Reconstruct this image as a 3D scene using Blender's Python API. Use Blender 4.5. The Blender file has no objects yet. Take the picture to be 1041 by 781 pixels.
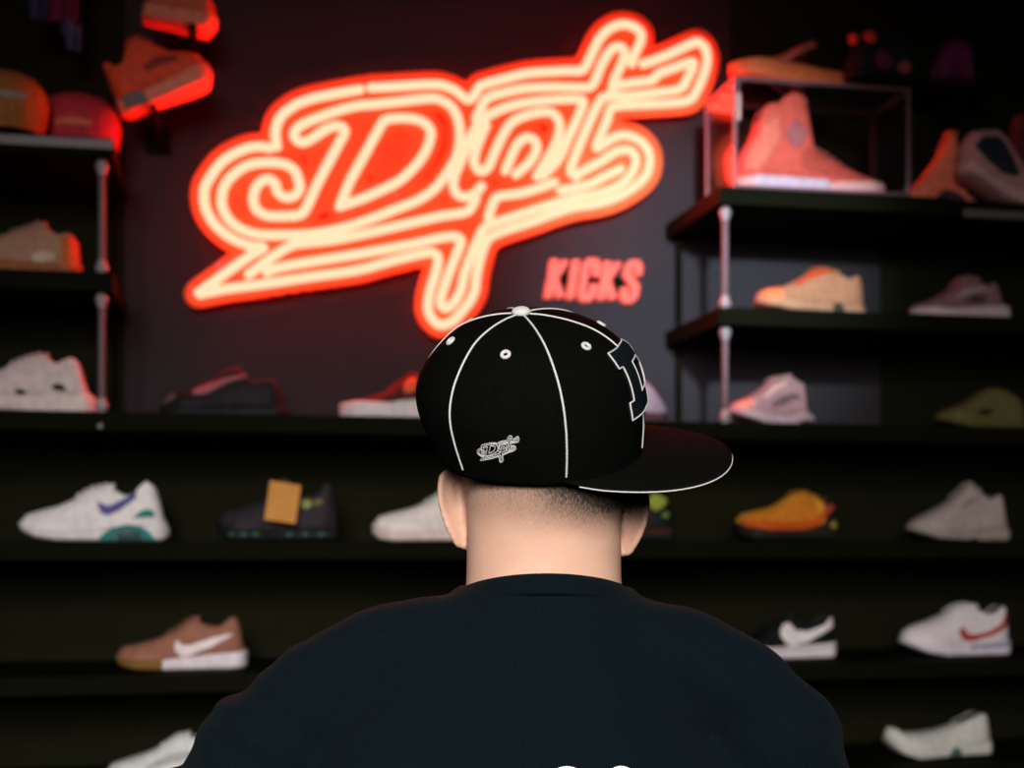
import bpy, bmesh, math, random
import numpy as np
from mathutils import Vector, Matrix
from mathutils.bvhtree import BVHTree
random.seed(7)
rng = np.random.RandomState(5)
SC = bpy.context.scene
COL = SC.collection
PI = math.pi

# ------------------------------------------------------------------ camera
F = 1041*50/36.0
HOR = 548.0
M = 0.2
CA, SA = 1/math.sqrt(1+M*M), M/math.sqrt(1+M*M)
CD = 3.17
CAM = Vector((-CD*M, -CD, 1.5))
FWD = Vector((SA, CA, 0)); RGT = Vector((CA, -SA, 0)); UP = Vector((0, 0, 1))
cd = bpy.data.cameras.new('camera'); cam = bpy.data.objects.new('camera', cd); COL.objects.link(cam)
cam.location = CAM; cam.rotation_euler = (PI/2, 0, -math.atan(M))
cd.lens = 50; cd.sensor_width = 36; cd.shift_y = (HOR-390.5)/1041; cd.clip_start = 0.05
cd.dof.use_dof = True; cd.dof.focus_distance = 1.25; cd.dof.aperture_fstop = 4.6
SC.camera = cam

def W(px, py, off):
    """point where the sight line of a place in the photo meets the plane 'off' in front of the back wall"""
    d = FWD + RGT*((px-520.5)/F) + UP*((HOR-py)/F)
    t = (-off - CAM.y)/d.y
    return CAM + d*t
def mpp(px, off):
    """metres per pixel there"""
    d = FWD + RGT*((px-520.5)/F)
    return ((-off-CAM.y)/d.y)/F

# ------------------------------------------------------------------ materials
def mat(name, col, rough=0.6, metal=0.0, emit=None, estr=1.0, col2=None, nscale=40, bump=0.0, bscale=300, spec=0.5, sheen=0.0, sub=0.0, alpha=1.0, coat=0):
    m = bpy.data.materials.new(name); m.use_nodes = True
    nt = m.node_tree; b = nt.nodes['Principled BSDF']
    b.inputs['Base Color'].default_value = (*col, 1); b.inputs['Roughness'].default_value = rough
    b.inputs['Metallic'].default_value = metal; b.inputs['Specular IOR Level'].default_value = spec
    b.inputs['Sheen Weight'].default_value = sheen
    b.inputs['Coat Weight'].default_value = coat
    if sub: b.inputs['Subsurface Weight'].default_value = sub; b.inputs['Subsurface Scale'].default_value = 0.01
    tc = nt.nodes.new('ShaderNodeTexCoord')
    if col2 is not None:
        n = nt.nodes.new('ShaderNodeTexNoise'); n.inputs['Scale'].default_value = nscale; n.inputs['Detail'].default_value = 5
        nt.links.new(tc.outputs['Object'], n.inputs['Vector'])
        r = nt.nodes.new('ShaderNodeValToRGB')
        r.color_ramp.elements[0].position = .38; r.color_ramp.elements[1].position = .62
        r.color_ramp.elements[0].color = (*col, 1); r.color_ramp.elements[1].color = (*col2, 1)
        nt.links.new(n.outputs['Fac'], r.inputs['Fac']); nt.links.new(r.outputs['Color'], b.inputs['Base Color'])
    if bump:
        n = nt.nodes.new('ShaderNodeTexNoise'); n.inputs['Scale'].default_value = bscale; n.inputs['Detail'].default_value = 4
        nt.links.new(tc.outputs['Object'], n.inputs['Vector'])
        bp = nt.nodes.new('ShaderNodeBump'); bp.inputs['Strength'].default_value = bump; bp.inputs['Distance'].default_value = .002
        nt.links.new(n.outputs['Fac'], bp.inputs['Height']); nt.links.new(bp.outputs['Normal'], b.inputs['Normal'])
    if emit is not None:
        b.inputs['Emission Color'].default_value = (*emit, 1); b.inputs['Emission Strength'].default_value = estr
    return m
_mc = {}
def shoe_mat(col, rough=.6):
    k = tuple(round(c, 4) for c in col)+(rough,)
    if k not in _mc:
        c2 = tuple(min(1, c*1.18+.004) for c in col)
        _mc[k] = mat('shoe_material', col, rough, col2=c2, nscale=60, bump=.25, bscale=500, spec=.12)
    return _mc[k]

M_wall = mat('charcoal_wall_paint', (.026, .022, .026), .85, col2=(.029, .025, .029), nscale=3, bump=.15, bscale=120, spec=.2)
M_room = mat('dark_room_paint', (.03, .03, .03), .9, col2=(.034, .034, .034), nscale=4, spec=.1)
M_floor = mat('dark_concrete_floor', (.05, .05, .048), .6, col2=(.075, .075, .07), nscale=5, bump=.2, bscale=60)
M_shelf = mat('black_laminate', (.0054, .0056, .0025), .7, col2=(.0060, .0062, .0028), nscale=20, spec=.02)
M_edge = mat('brushed_steel_edge', (.13, .10, .105), .5, metal=.1, col2=(.15, .115, .12), nscale=80)
M_rod = mat('satin_steel_rod', (.12, .072, .078), .5, metal=.1, col2=(.14, .084, .09), nscale=90)
M_ball = mat('polished_steel_ball', (.36, .30, .31), .4, metal=.2, col2=(.32, .27, .28), nscale=90)
M_tube = mat('lit_neon_tube', (.3, .1, .05), .4, emit=(1.0, .038, .0235), estr=20.5, spec=.1)
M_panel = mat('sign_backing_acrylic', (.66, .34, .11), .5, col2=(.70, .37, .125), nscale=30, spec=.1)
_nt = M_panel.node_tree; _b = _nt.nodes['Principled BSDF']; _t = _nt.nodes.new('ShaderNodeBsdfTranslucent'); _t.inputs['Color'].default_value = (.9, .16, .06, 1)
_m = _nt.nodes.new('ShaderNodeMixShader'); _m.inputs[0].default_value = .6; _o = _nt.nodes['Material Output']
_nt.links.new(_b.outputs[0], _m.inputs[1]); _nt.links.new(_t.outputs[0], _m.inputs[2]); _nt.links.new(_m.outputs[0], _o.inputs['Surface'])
M_letter = mat('red_lit_letter', (.45, .05, .03), .5, emit=(1.0, .115, .08), estr=.78)
M_cap = mat('black_wool_twill', (.0022, .0024, .0021), .9, col2=(.0030, .0032, .0028), nscale=400, bump=.5, bscale=900, spec=.02, sheen=.0)
M_white = mat('white_thread', (.60, .59, .57), .7, col2=(.66, .65, .63), nscale=900, bump=.4, bscale=1500, spec=.2)
M_navy = mat('navy_felt', (.0035, .0075, .011), .95, col2=(.005, .010, .014), nscale=700, bump=.5, bscale=1200, spec=.06)
M_print = mat('white_print_ink', (.8, .8, .86), .6, col2=(.84, .84, .9), nscale=300)
M_under = mat('black_brim_cloth', (.0022, .0024, .0021), .8, col2=(.003, .0032, .0028), nscale=300, spec=.05)

# ------------------------------------------------------------------ object helpers
def tag(o, label=None, cat=None, group=None, kind=None):
    if label: o['label'] = label
    if cat: o['category'] = cat
    if group: o['group'] = group
    if kind: o['kind'] = kind
    return o
def empty(name, loc, rz=0, label=None, cat=None, group=None):
    o = bpy.data.objects.new(name, None); COL.objects.link(o); o.location = loc; o.rotation_euler = (0, 0, rz)
    o.empty_display_size = .05
    return tag(o, label, cat, group)
def link(name, me, m=None, parent=None, smooth=True):
    o = bpy.data.objects.new(name, me); COL.objects.link(o)
    if m is not None: me.materials.append(m)
    if parent is not None: o.parent = parent
    if smooth: me.polygons.foreach_set('use_smooth', [True]*len(me.polygons))
    return o
def from_bm(name, bm, m=None, parent=None, smooth=True, merge=0):
    if merge: bmesh.ops.remove_doubles(bm, verts=bm.verts[:], dist=merge)
    bmesh.ops.recalc_face_normals(bm, faces=bm.faces[:])
    me = bpy.data.meshes.new(name); bm.to_mesh(me); bm.free()
    return link(name, me, m, parent, smooth)
def box(bm, x0, x1, y0, y1, z0, z1, bev=0.0):
    r = bmesh.ops.create_cube(bm, size=1)
    for v in r['verts']:
        v.co = Vector(((x0+x1)/2+v.co.x*(x1-x0), (y0+y1)/2+v.co.y*(y1-y0), (z0+z1)/2+v.co.z*(z1-z0)))
    if bev:
        es = list({e for v in r['verts'] for e in v.link_edges})
        bmesh.ops.bevel(bm, geom=es, offset=bev, segments=2, affect='EDGES', profile=.6)
def smooth_path(pts, n=8, closed=False):
    """Catmull-Rom through the points"""
    P = [Vector(p) for p in pts]; out = []
    N = len(P)
    for i in range(N if closed else N-1):
        p1, p2 = P[i], P[(i+1) % N]
        p0 = P[i-1] if (i > 0 or closed) else p1*2-p2
        p3 = P[(i+2) % N] if (i+2 < N or closed) else p2*2-p1
        for k in range(n):
            t = k/n
            out.append(.5*((2*p1)+(p2-p0)*t+(2*p0-5*p1+4*p2-p3)*t*t+(3*p1-p0-3*p2+p3)*t**3))
    if not closed: out.append(P[-1].copy())
    return out
def tube(bm, path, rad, seg=10, nrm=None, closed=False, flat=1.0):
    """swept tube with rounded ends; rad number or list"""
    n = len(path); R = rad if isinstance(rad, (list, tuple)) else [rad]*n
    pts = [Vector(p) for p in path]
    tang = []
    for i in range(n):
        a = pts[i-1] if (i > 0 or closed) else pts[i]
        b = pts[(i+1) % n] if (i < n-1 or closed) else pts[i]
        d = (b-a); tang.append(d.normalized() if d.length > 1e-9 else Vector((1, 0, 0)))
    up = Vector(nrm) if nrm is not None else (Vector((0, 0, 1)) if abs(tang[0].z) < .9 else Vector((1, 0, 0)))
    rows = []
    def ring(c, t, r):
        nonlocal up
        s = t.cross(up)
        if s.length < 1e-6: s = t.orthogonal()
        s.normalize(); u = s.cross(t).normalized()
        if nrm is None: up = u
        return [bm.verts.new(c + s*math.cos(2*PI*k/seg)*r + u*math.sin(2*PI*k/seg)*r*flat) for k in range(seg)]
    if not closed:
        for a in (80, 50, 25):
            a = math.radians(a); rows.append(ring(pts[0]-tang[0]*R[0]*math.sin(a), tang[0], R[0]*math.cos(a)))
    for i in range(n): rows.append(ring(pts[i], tang[i], R[i]))
    if not closed:
        for a in (25, 50, 80):
            a = math.radians(a); rows.append(ring(pts[-1]+tang[-1]*R[-1]*math.sin(a), tang[-1], R[-1]*math.cos(a)))
    m = len(rows)
    for i in range(m if closed else m-1):
        a, b = rows[i], rows[(i+1) % m]
        for k in range(seg):
            bm.faces.new((a[k], a[(k+1) % seg], b[(k+1) % seg], b[k]))
    if not closed:
        bm.faces.new(rows[0][::-1]); bm.faces.new(rows[-1])
def ball(bm, c, r, sx=1, sy=1, sz=1, u=20, v=12, rot=None):
    q = bmesh.ops.create_uvsphere(bm, u_segments=u, v_segments=v, radius=r)
    for w in q['verts']:
        p = Vector((w.co.x*sx, w.co.y*sy, w.co.z*sz))
        if rot is not None: p = rot @ p
        w.co = p + Vector(c)
def remeshed(bm, voxel, smooth_it=4, fac=.5):
    """union of overlapping closed pieces as one continuous skin"""
    me = bpy.data.meshes.new('tmp'); bmesh.ops.recalc_face_normals(bm, faces=bm.faces[:]); bm.to_mesh(me); bm.free()
    o = bpy.data.objects.new('tmp', me); COL.objects.link(o)
    r = o.modifiers.new('r', 'REMESH'); r.mode = 'VOXEL'; r.voxel_size = voxel; r.adaptivity = 0
    if smooth_it:
        s = o.modifiers.new('s', 'SMOOTH'); s.iterations = smooth_it; s.factor = fac
    dg = bpy.context.evaluated_depsgraph_get()
    out = bpy.data.meshes.new_from_object(o.evaluated_get(dg))
    bpy.data.objects.remove(o); bpy.data.meshes.remove(me)
    return out
def interp(xs, ys, x):
    return float(np.interp(x, xs, ys))

# ------------------------------------------------------------------ room
def slab(name, a):
    bm = bmesh.new(); box(bm, *a)
    return bm, name
XL, XR, YF, ZC = -3.0, 3.2, -5.2, 3.3
for nm, a, m in (('wall_back', (XL-.1, XR+.1, 0, .12, 0, ZC), M_wall), ('wall_left', (XL-.12, XL, YF, 0, 0, ZC), M_room),
                 ('wall_right', (XR, XR+.12, YF, 0, 0, ZC), M_room), ('wall_front', (XL-.1, XR+.1, YF-.12, YF, 0, ZC), M_room),
                 ('floor', (XL-.12, XR+.12, YF-.12, .12, -.1, 0), M_floor), ('ceiling', (XL-.12, XR+.12, YF-.12, .12, ZC, ZC+.1), M_room)):
    bm = bmesh.new(); box(bm, *a); tag(from_bm(nm, bm, m, smooth=False), kind='structure')

# ------------------------------------------------------------------ shelving
SD = .37                                            # shelf depth
ZA, ZB, ZCc, ZM = 1.495, 1.240, 1.015, 1.742
ZL2, ZL3, ZR2, ZR3 = 2.007, 2.262, 1.980, 2.230
TH = .036
def plank(parent, x0, x1, ztop, th=TH, y0=-SD, y1=0.0, name='shelf_board'):
    bm = bmesh.new(); box(bm, x0, x1, y0, y1, ztop-th, ztop, .0015)
    return from_bm(name, bm, M_shelf, parent, False)
# long lower shelving across the whole wall
low = empty('shelving_unit', (0, 0, 0), label='long black lower shelving running across the whole wall behind the person', cat='shelves')
LX0, LX1 = -2.6, 2.9
for z in (ZM, ZA, ZB, ZCc, .76, .5, .14): plank(low, LX0, LX1, z)
for x in (LX0+.015, LX1-.015):
    bm = bmesh.new(); box(bm, x-.015, x+.015, -SD-.001, -.001, 0, ZM-TH/2, .001); from_bm('side_panel', bm, M_shelf, low, False)
bm = bmesh.new(); box(bm, LX0, LX1, -.012, -.0005, 0, ZM-TH, 0); from_bm('back_panel', bm, mat('black_back_board', (.0125, .013, .0058), .9, col2=(.0135, .014, .0063), nscale=20, spec=.02), low, False)

def rod(parent, x, y, z0, z1, balls=True, m=None):
    bm = bmesh.new(); tube(bm, [(x, y, z0+.0078), (x, y, z1-.0078)], .0068, 14); r = from_bm('rod', bm, m or M_rod, parent)
    if balls:
        for z in (z0+.012, z1-.012):
            bm = bmesh.new(); ball(bm, (x, y, z), .0125, sz=.85); tube(bm, [(x, y, z-.011), (x, y, z+.011)], .009, 14)
            from_bm('rod_ball', bm, M_ball, r)
# left wall unit
xl = W(103, 300, SD-.02).x
lu = empty('shelving_unit', (0, 0, 0), label='black wall shelves at left held by slim steel rods, orange and red caps on top', cat='shelves', group='wall shelf units')
xe = W(115, 163, SD).x
plank(lu, LX0, xe, ZL3); plank(lu, LX0, xe, ZL2)
bm = bmesh.new(); box(bm, LX0, xe, -SD-.004, -SD, ZL3-.022, ZL3-.004, .0008); from_bm('edge_strip', bm, M_edge, lu, False)
rod(lu, xl, -SD+.03, ZL2, ZL3-TH); rod(lu, xl, -SD+.03, ZM, ZL2-TH)
bm = bmesh.new(); tube(bm, [(xl, -SD-.004, ZM-.028), (xl, -SD+.003, ZM-.028)], .006, 14); from_bm('screw_cap', bm, M_ball, lu)
rod(lu, xl, -.02, ZL2, ZL3-TH, False, M_shelf); rod(lu, xl, -.02, ZM, ZL2-TH, False, M_shelf)
# right wall unit
bm = bmesh.new(); box(bm, LX0, xe-.005, -.012, -.0008, ZM+.0008, ZL3+.55, 0); tag(from_bm('added_dark_panel_1', bm, bpy.data.materials['black_back_board'], None, False), kind='structure')  # added black panel that keeps the wall behind the left shelves dark
ru = empty('shelving_unit', (0, 0, 0), label='black wall shelves right of the lit sign, held by a slim steel rod', cat='shelves', group='wall shelf units')
xr0 = W(731, 300, SD).x; xrr = W(739, 300, SD-.02).x; xr1 = W(966, 300, SD).x
plank(ru, xr0, xr1, ZR3); plank(ru, xr0, LX1, ZR2)
rod(ru, xrr, -SD+.03, ZR2, ZR3-TH); rod(ru, xrr, -SD+.03, ZM, ZR2-TH)
rod(ru, xrr-.0, -.03, ZR2, ZR3-TH, False, M_shelf); rod(ru, xrr, -.03, ZM, ZR2-TH, False, M_shelf)
# far right unit with steel strip
fu = empty('shelving_unit', (0, 0, 0), label='black wall shelf at far right with pale steel strip on its front edge', cat='shelves', group='wall shelf units')
xf0 = W(979, 224, SD).x
plank(fu, xr1+.004, LX1, ZR3-.004)
bm = bmesh.new(); box(bm, xf0, LX1, -SD-.004, -SD, ZR3-.040, ZR3-.023, .0008); from_bm('edge_strip', bm, M_edge, fu, False)
for xx in (2.2,):
    bm = bmesh.new(); box(bm, xx-.012, xx+.012, -.30, 0, ZR3-.14, ZR3-.04, .001); from_bm('bracket', bm, M_shelf, fu, False)

# ------------------------------------------------------------------ neon sign
STROKES = [
 [(281.5,149),(280,139),(280.7,130),(285.3,119),(294.5,110.7),(305,104.6),(320.7,99.5),(340,95.5),(366,91)],
 [(274.5,150.7),(263.8,149),(251.5,150.7),(236,157.6),(223.8,166.8),(214.6,179),(209,189),(207.5,198),(208.4,208.4),(213,220.7),(221.5,231.5),(233,240.7),(247,247.6),(258,250.5),(268.5,251.5),(256,259),(236,273),(213,290),(201.5,299),(213,297),(236,293),(267,289),(313,282),(350,277),(371,273),(401.5,264.5),(430,257.8),(440,257),(445.3,262),(443.5,276),(438.4,292),(435.4,307),(436,317.6),(441.5,326.8),(449,330.7),(460,326.8),(469,317.6),(478.4,305.3),(483,294.5),(484,283.8),(487.6,265.4),(493.8,247),(501.4,239.2),(517,233.2),(540,226),(563,217.5),(584,211),(606,207.6),(626,201.4),(644.5,190.7),(656.8,178.4),(660.6,164.5),(658.3,152.2),(649,142.3),(635,137.6),(623,140.7),(612,147.6),(606,150.5),(610.1,138.4),(616.8,123),(620.5,111.5),(626,108.2),(656.8,106.3),(687.6,104.5),(701.4,101.4),(708,93),(715.3,76.9),(719,61.5),(716.8,49.2),(709,43),(700,46),(680,55.3),(664.5,61.5),(653.8,65)],
 [(642.3,64.6),(646,53.8),(652.2,38.4),(647.6,29.2),(633.8,24.6),(620,29.2),(609.2,40),(601.5,55.3),(595.4,67.6),(590.3,71.8),(580,72),(567.6,72.5),(537,74.6),(513.8,80),(494,85.4),(487.6,88.4),(481.5,97.6),(477,101.2),(472,99.5),(463,92),(450.7,87),(438.4,86),(417,87),(393.8,88.4),(377,89.2)],
 [(377,106.5),(367.6,107),(350,110.7),(325.3,119),(306.8,126.9),(299.5,134.5),(301,141.8),(308.4,144.8),(317.6,140.7),(331.4,131.5),(341.5,128.2),(349,130),(350,136),(343.5,148),(323.7,185.3),(311.4,211.5),(304,218.6),(288.4,220),(271.5,219.2),(260.7,213),(257.6,202.3),(259.8,192),(265,185.3),(273,182.2),(280,187),(282,195),(290,200.7),(299,199.2),(304.5,192),(303.5,183),(299,173),(288.4,166.8),(270,165.3),(251.5,168.4),(236,179),(228,190),(225.4,202.3),(226.9,213),(234.6,225.4),(247,233.8),(262.2,238.4),(282,239.2),(313,238.2),(343.7,233.2),(371,225),(401.5,213),(424.5,203.8),(443,191),(458.4,170),(465.3,156),(467.8,139.2),(466,122.3),(460,110),(450.7,103),(438.4,100),(409.2,103),(377,106.5)],
 [(345.4,210),(355.4,185.3),(370.7,157.6),(386,130),(392.5,122),(409.2,120),(426,122.3),(436.5,130),(437.6,140.7),(430.7,157.6),(417,174.5),(405,184.5),(394,190.5),(370.7,201),(345.4,210)],
 [(253,279.2),(276,262),(296,249.8),(313,246.9),(340,243.8),(370.7,237.6),(417,227),(447.6,220),(470.7,216.5),(478.4,212),(483.8,201.5)],
 [(487,124),(483,131),(476.9,143.8),(469.2,162),(461.7,181),(461.5,191),(465,197.6),(472.2,200.3),(481.5,197.7),(489.6,189.5)],
 [(494,128),(490.2,136),(483.5,154),(482.3,166.8),(489.2,174.5),(496.9,169),(503,155),(512.2,136),(521.5,123.8),(536.8,116.9),(555.3,113.8),(565,117.6),(569.2,128.4),(566,143.8),(556,163),(546,179.2)],
 [(484,121),(488,112.5),(495.3,100),(513.8,93.8),(536.8,89.6),(567.6,88.6),(593,89.2),(600,88),(604.6,83),(612.3,64.6),(621.5,50.7),(630,47.6),(635.3,53.8),(632.2,64.6),(624.6,81.5),(622,92)],
 [(490,121.5),(500,115.5),(513.8,109.5),(536.8,104),(567.6,101.2),(588,101),(593,104),(589,116),(578.3,139.2),(567.6,162),(552.2,178.6)],
 [(627,87),(641.5,84.6),(663,81.5),(669.2,75.3),(687.6,68.2),(703,63),(704.5,67.6),(698.4,81),(691,90.5),(672.2,93.8),(641.5,97.4),(616,98.4),(609.2,104.5),(601.5,119),(590.7,144.5),(581.5,167.6),(580.5,176)],
 [(585.5,180),(592.2,174.5),(610.7,164.5),(626,154.8),(638.4,152.5),(645.5,158.4),(645.5,169),(638,182),(623,192),(606,197.6),(588,200.6),(567.6,206),(540,214.8),(516,222.5),(499,228),(492,232.5),(487.6,240),(480,257.6),(472.5,278),(468.5,295),(461.5,307.5),(453,313.5),(447.8,308),(450.7,294.5),(458.4,273),(467.6,250),(468,243),(461,240.5),(447.6,242),(417,248.9),(371,257.3),(350,260.9),(313,266.8),(282,272.6),(271.5,277)],
 [(630.7,172.2),(616.8,178.8),(601.5,186.8),(586,190.7),(570,194)],
 [(496.5,221),(502.5,204),(509,199.5),(530,196.5),(550,190.5),(563.5,185.6)],
 [(513.8,173.5),(520,159),(526,147),(534.8,140),(543.5,143),(545.5,152),(538.4,165),(524.6,177.4)],
]
PO, TO = .050, .068
sign = empty('neon_sign', tuple(W(455, 300, PO)), label='large red-orange outlined neon script sign mounted on the dark wall', cat='sign')
so = sign.location
sm_ = mpp(455, TO)
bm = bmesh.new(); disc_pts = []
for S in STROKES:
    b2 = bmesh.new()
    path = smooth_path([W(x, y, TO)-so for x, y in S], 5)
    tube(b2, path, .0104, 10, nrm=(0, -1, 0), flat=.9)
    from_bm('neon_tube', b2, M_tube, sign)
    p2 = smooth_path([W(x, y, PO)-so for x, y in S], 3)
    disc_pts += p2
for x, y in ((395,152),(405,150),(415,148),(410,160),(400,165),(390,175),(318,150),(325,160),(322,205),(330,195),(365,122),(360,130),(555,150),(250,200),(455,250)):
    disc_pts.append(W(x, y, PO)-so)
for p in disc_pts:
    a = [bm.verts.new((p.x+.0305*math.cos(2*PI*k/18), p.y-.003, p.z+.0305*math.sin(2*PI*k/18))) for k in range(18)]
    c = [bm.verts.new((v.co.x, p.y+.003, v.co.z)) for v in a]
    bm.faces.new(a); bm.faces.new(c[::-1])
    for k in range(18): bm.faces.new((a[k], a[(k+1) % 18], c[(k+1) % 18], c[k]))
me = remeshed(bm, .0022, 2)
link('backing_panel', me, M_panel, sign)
for x, y in ((240, 205), (380, 150), (560, 150), (700, 75), (455, 300), (640, 165), (240, 285)):
    b2 = bmesh.new(); p = W(x, y, PO)-so
    tube(b2, [(p.x, 0, p.z), (p.x, PO-.002, p.z)], .006, 12); from_bm('standoff', b2, M_rod, sign)
# clear clip studs between tubes
for x, y in ((402, 199), (568, 150), (222, 270)):
    b2 = bmesh.new(); p = W(x, y, PO)-so
    ball(b2, (p.x, p.y-.004, p.z), .006); from_bm('stud', b2, M_ball, sign)

# KICKS letters
kx, ky, ko = 552, 300, .03
kr = W(603, 284, ko)
ks = empty('lettering_sign', tuple(kr), label='row of small red slanted block letters on the wall below the neon script', cat='sign')
def letter_strokes(ch):
    w, h = 14.5, 40.0
    if ch == 'K': return [[(4, 0), (4, h)], [(5, h*.42), (w+1.5, h)], [(6, h*.55), (w+2.5, 0)]]
    if ch == 'I': return [[(4, 0), (4, h)]]
    if ch == 'C': return [[(w+1, h*.64), (w+1, h*.84), (w-2, h-1.5), (7, h-1.5), (4, h*.84), (4, h*.16), (7, 1.5), (w-2, 1.5), (w+1, h*.16), (w+1, h*.36)]]
    if ch == 'S': return [[(w+1, h*.70), (w+1, h*.85), (w-2, h-1.5), (7, h-1.5), (4, h*.86), (4, h*.66), (w+1, h*.36), (w+1, h*.15), (w-2, 1.5), (7, 1.5), (4, h*.15), (4, h*.30)]]
s = mpp(603, ko)
adv = {'K': 23, 'I': 11.0, 'C': 21.5, 'S': 20}
cx = -47.0
for ch in 'KICKS':
    b2 = bmesh.new()
    for st in letter_strokes(ch):
        for (x0, y0), (x1, y1) in zip(st[:-1], st[1:]):
            a, b = Vector((x0, y0, 0)), Vector((x1, y1, 0)); d = (b-a).normalized(); n = Vector((-d.y, d.x, 0))*4.1
            ex = 1.9 if ch in 'CS' else 0
            q = [a-d*ex-n, b+d*ex-n, b+d*ex+n, a-d*ex+n]
            vs = []
            for dep in (0, .02):
                for p in q:
                    yy = min(max(p.y, -2.2), 42.2) if ch in 'CS' else min(max(p.y, 0), 40)
                    X = cx + p.x + yy*.17 - 3
                    vs.append(b2.verts.new((X*s, ko-.004-(0.0 if dep == 0 else dep), (yy-20)*s)))
            for f in ((0, 1, 2, 3), (7, 6, 5, 4), (0, 4, 5, 1), (1, 5, 6, 2), (2, 6, 7, 3), (3, 7, 4, 0)):
                try: b2.faces.new([vs[i] for i in f])
                except ValueError: pass
    me = remeshed(b2, .0016, 2)
    link('letter', me, M_letter, ks)
    cx += adv[ch]
b2 = bmesh.new(); box(b2, -.105, .105, .018, .03, -.012, .012, .001)
from_bm('mounting_rail', b2, M_shelf, ks, False)

# ------------------------------------------------------------------ sneakers
OFFS = .28
def shoe(name, label, z, top, bottom, soletop, collar, col, sole, group=None, yoff=.24, width=.05, outsole=None, tongue=None, lace=None,
         lining=(.02, .02, .02), overlays=(), laces=None, base=None, cat='shoe', rz=0, tilt=0, loc=None, ridges=0, parent_name='upper', heel_tab=None, solewide=1.08, pxmid=None, tongue_up=2.0, sole2=None):
    """outline given in the photo's pixels (heel first), turned into metres on its own shelf; base = pixel row of the shelf there"""
    top = [tuple(map(float, p)) for p in top]
    hx, tx = top[0][0], top[-1][0]
    xm = (hx+tx)/2 if pxmid is None else pxmid
    s = mpp(xm, yoff+.03)
    sg = 1 if tx < hx else -1                       # toe to the left: sg=1
    if loc is None:
        p = W(xm, base, yoff+.03); loc = (p.x, -yoff, z)
    root = empty(name, (loc[0], loc[1], loc[2]+.0006), rz, label, cat, group)
    root.rotation_euler = (0, tilt, rz)
    L = abs(hx-tx)
    def fn(lst):
        xs = [abs(p[0]-hx)/L*(1 if (p[0]-hx)*(tx-hx) >= 0 else -1) for p in lst]; zs = [(base-p[1])*s for p in lst]
        return lambda t: interp(xs, zs, t)
    zt, zb, zs_ = fn(top), fn(bottom), fn(soletop)
    X = lambda t: (hx+(tx-hx)*t-xm)*s
    def plan(t, e0=.14, e1=.22):
        a = np.interp(t, [0, .15, .35, .5, .72, .85, 1], [.74, .76, .74, .82, 1.0, .97, .8])
        q = 1.0
        if t < e0: q *= math.sqrt(max(0.0, 1-(1-t/e0)**2))
        if t > 1-e1: q *= math.sqrt(max(0.0, 1-(1-(1-t)/e1)**2))
        return float(a*max(q, .10))*width
    c0, c1 = collar
    def cb(t):
        if c1 <= c0: return 0.0
        k = .045
        f = lambda x: max(0.0, min(1.0, x))
        v = min(f((t-c0+k)/k), f((c1+k-t)/k)); return v*v*(3-2*v)
    NS = 44
    ts = [.5-.5*math.cos(PI*i/NS) for i in range(NS+1)]
    def y_out(t, u):
        u = min(max(u, 0), 1); a = math.asin(u); c = math.cos(a)**.62; b = cb(t)
        return plan(t)*((1-b)*c + b*(.56+.44*c))
    bm = bmesh.new(); rows = []
    for t in ts:
        lo, hi = zs_(t)-.003, max(zt(t), zs_(t)+.001); b = cb(t); w = plan(t)
        half = []
        for j in range(9):
            u = math.sin(j/8*PI/2); half.append((y_out(t, u), lo+(hi-lo)*u))
        h = hi-lo
        for yy, dz in ((.44, .02), (.36, .25), (.3, .6), (0, .78)):
            half.append((w*b*yy, hi-h*dz*b))
        row = [(-y, zz) for y, zz in half]+[(y, zz) for y, zz in half[-2::-1]]
        rows.append([bm.verts.new((X(t), y, zz)) for y, zz in row])
    for a, b in zip(rows[:-1], rows[1:]):
        for k in range(len(a)-1): bm.faces.new((a[k], a[k+1], b[k+1], b[k]))
        bm.faces.new((a[-1], a[0], b[0], b[-1]))
    bm.faces.new(rows[0][::-1]); bm.faces.new(rows[-1])
    up = from_bm('upper', bm, shoe_mat(col), root, merge=.0002)
    up.data.materials.append(shoe_mat(lining))
    for p in up.data.polygons:                       # dark lining inside the collar
        c = p.center; t = (c.x/s+xm-hx)/(tx-hx)
        if cb(t) > .5 and abs(c.y) < plan(t)*.50 and c.z < zt(t)-.0045: p.material_index = 1
    # midsole
    bm = bmesh.new(); rows = []
    for t in ts:
        lo, hi = zb(t), max(zs_(t), zb(t)+.002); w = plan(t, .10, .17)*solewide; h = hi-lo
        prof = [(0, 0), (.86, 0), (.97, .12), (1.0, .4), (.985, .8), (.93, 1.0), (0, 1.0)]
        pr = [(-a*w, lo+b*h) for a, b in prof]+[(a*w, lo+b*h) for a, b in prof[-2:0:-1]]
        xx = X(t)+(-1 if sg > 0 else 1)*((t-.5)*.006)
        rows.append([bm.verts.new((xx, y, zz)) for y, zz in pr])
    for a, b in zip(rows[:-1], rows[1:]):
        n = len(a)
        for k in range(n): bm.faces.new((a[k], a[(k+1) % n], b[(k+1) % n], b[k]))
    bm.faces.new(rows[0][::-1]); bm.faces.new(rows[-1])
    so_ = from_bm('sole', bm, shoe_mat(sole, .5), root)
    if sole2:                                        # sole in two colours, split across the waist
        so_.data.materials.append(shoe_mat(sole2[1], .5)); xs2 = (sole2[0]-xm)*s
        for p in so_.data.polygons:
            if p.center.x < xs2: p.material_index = 1
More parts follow.
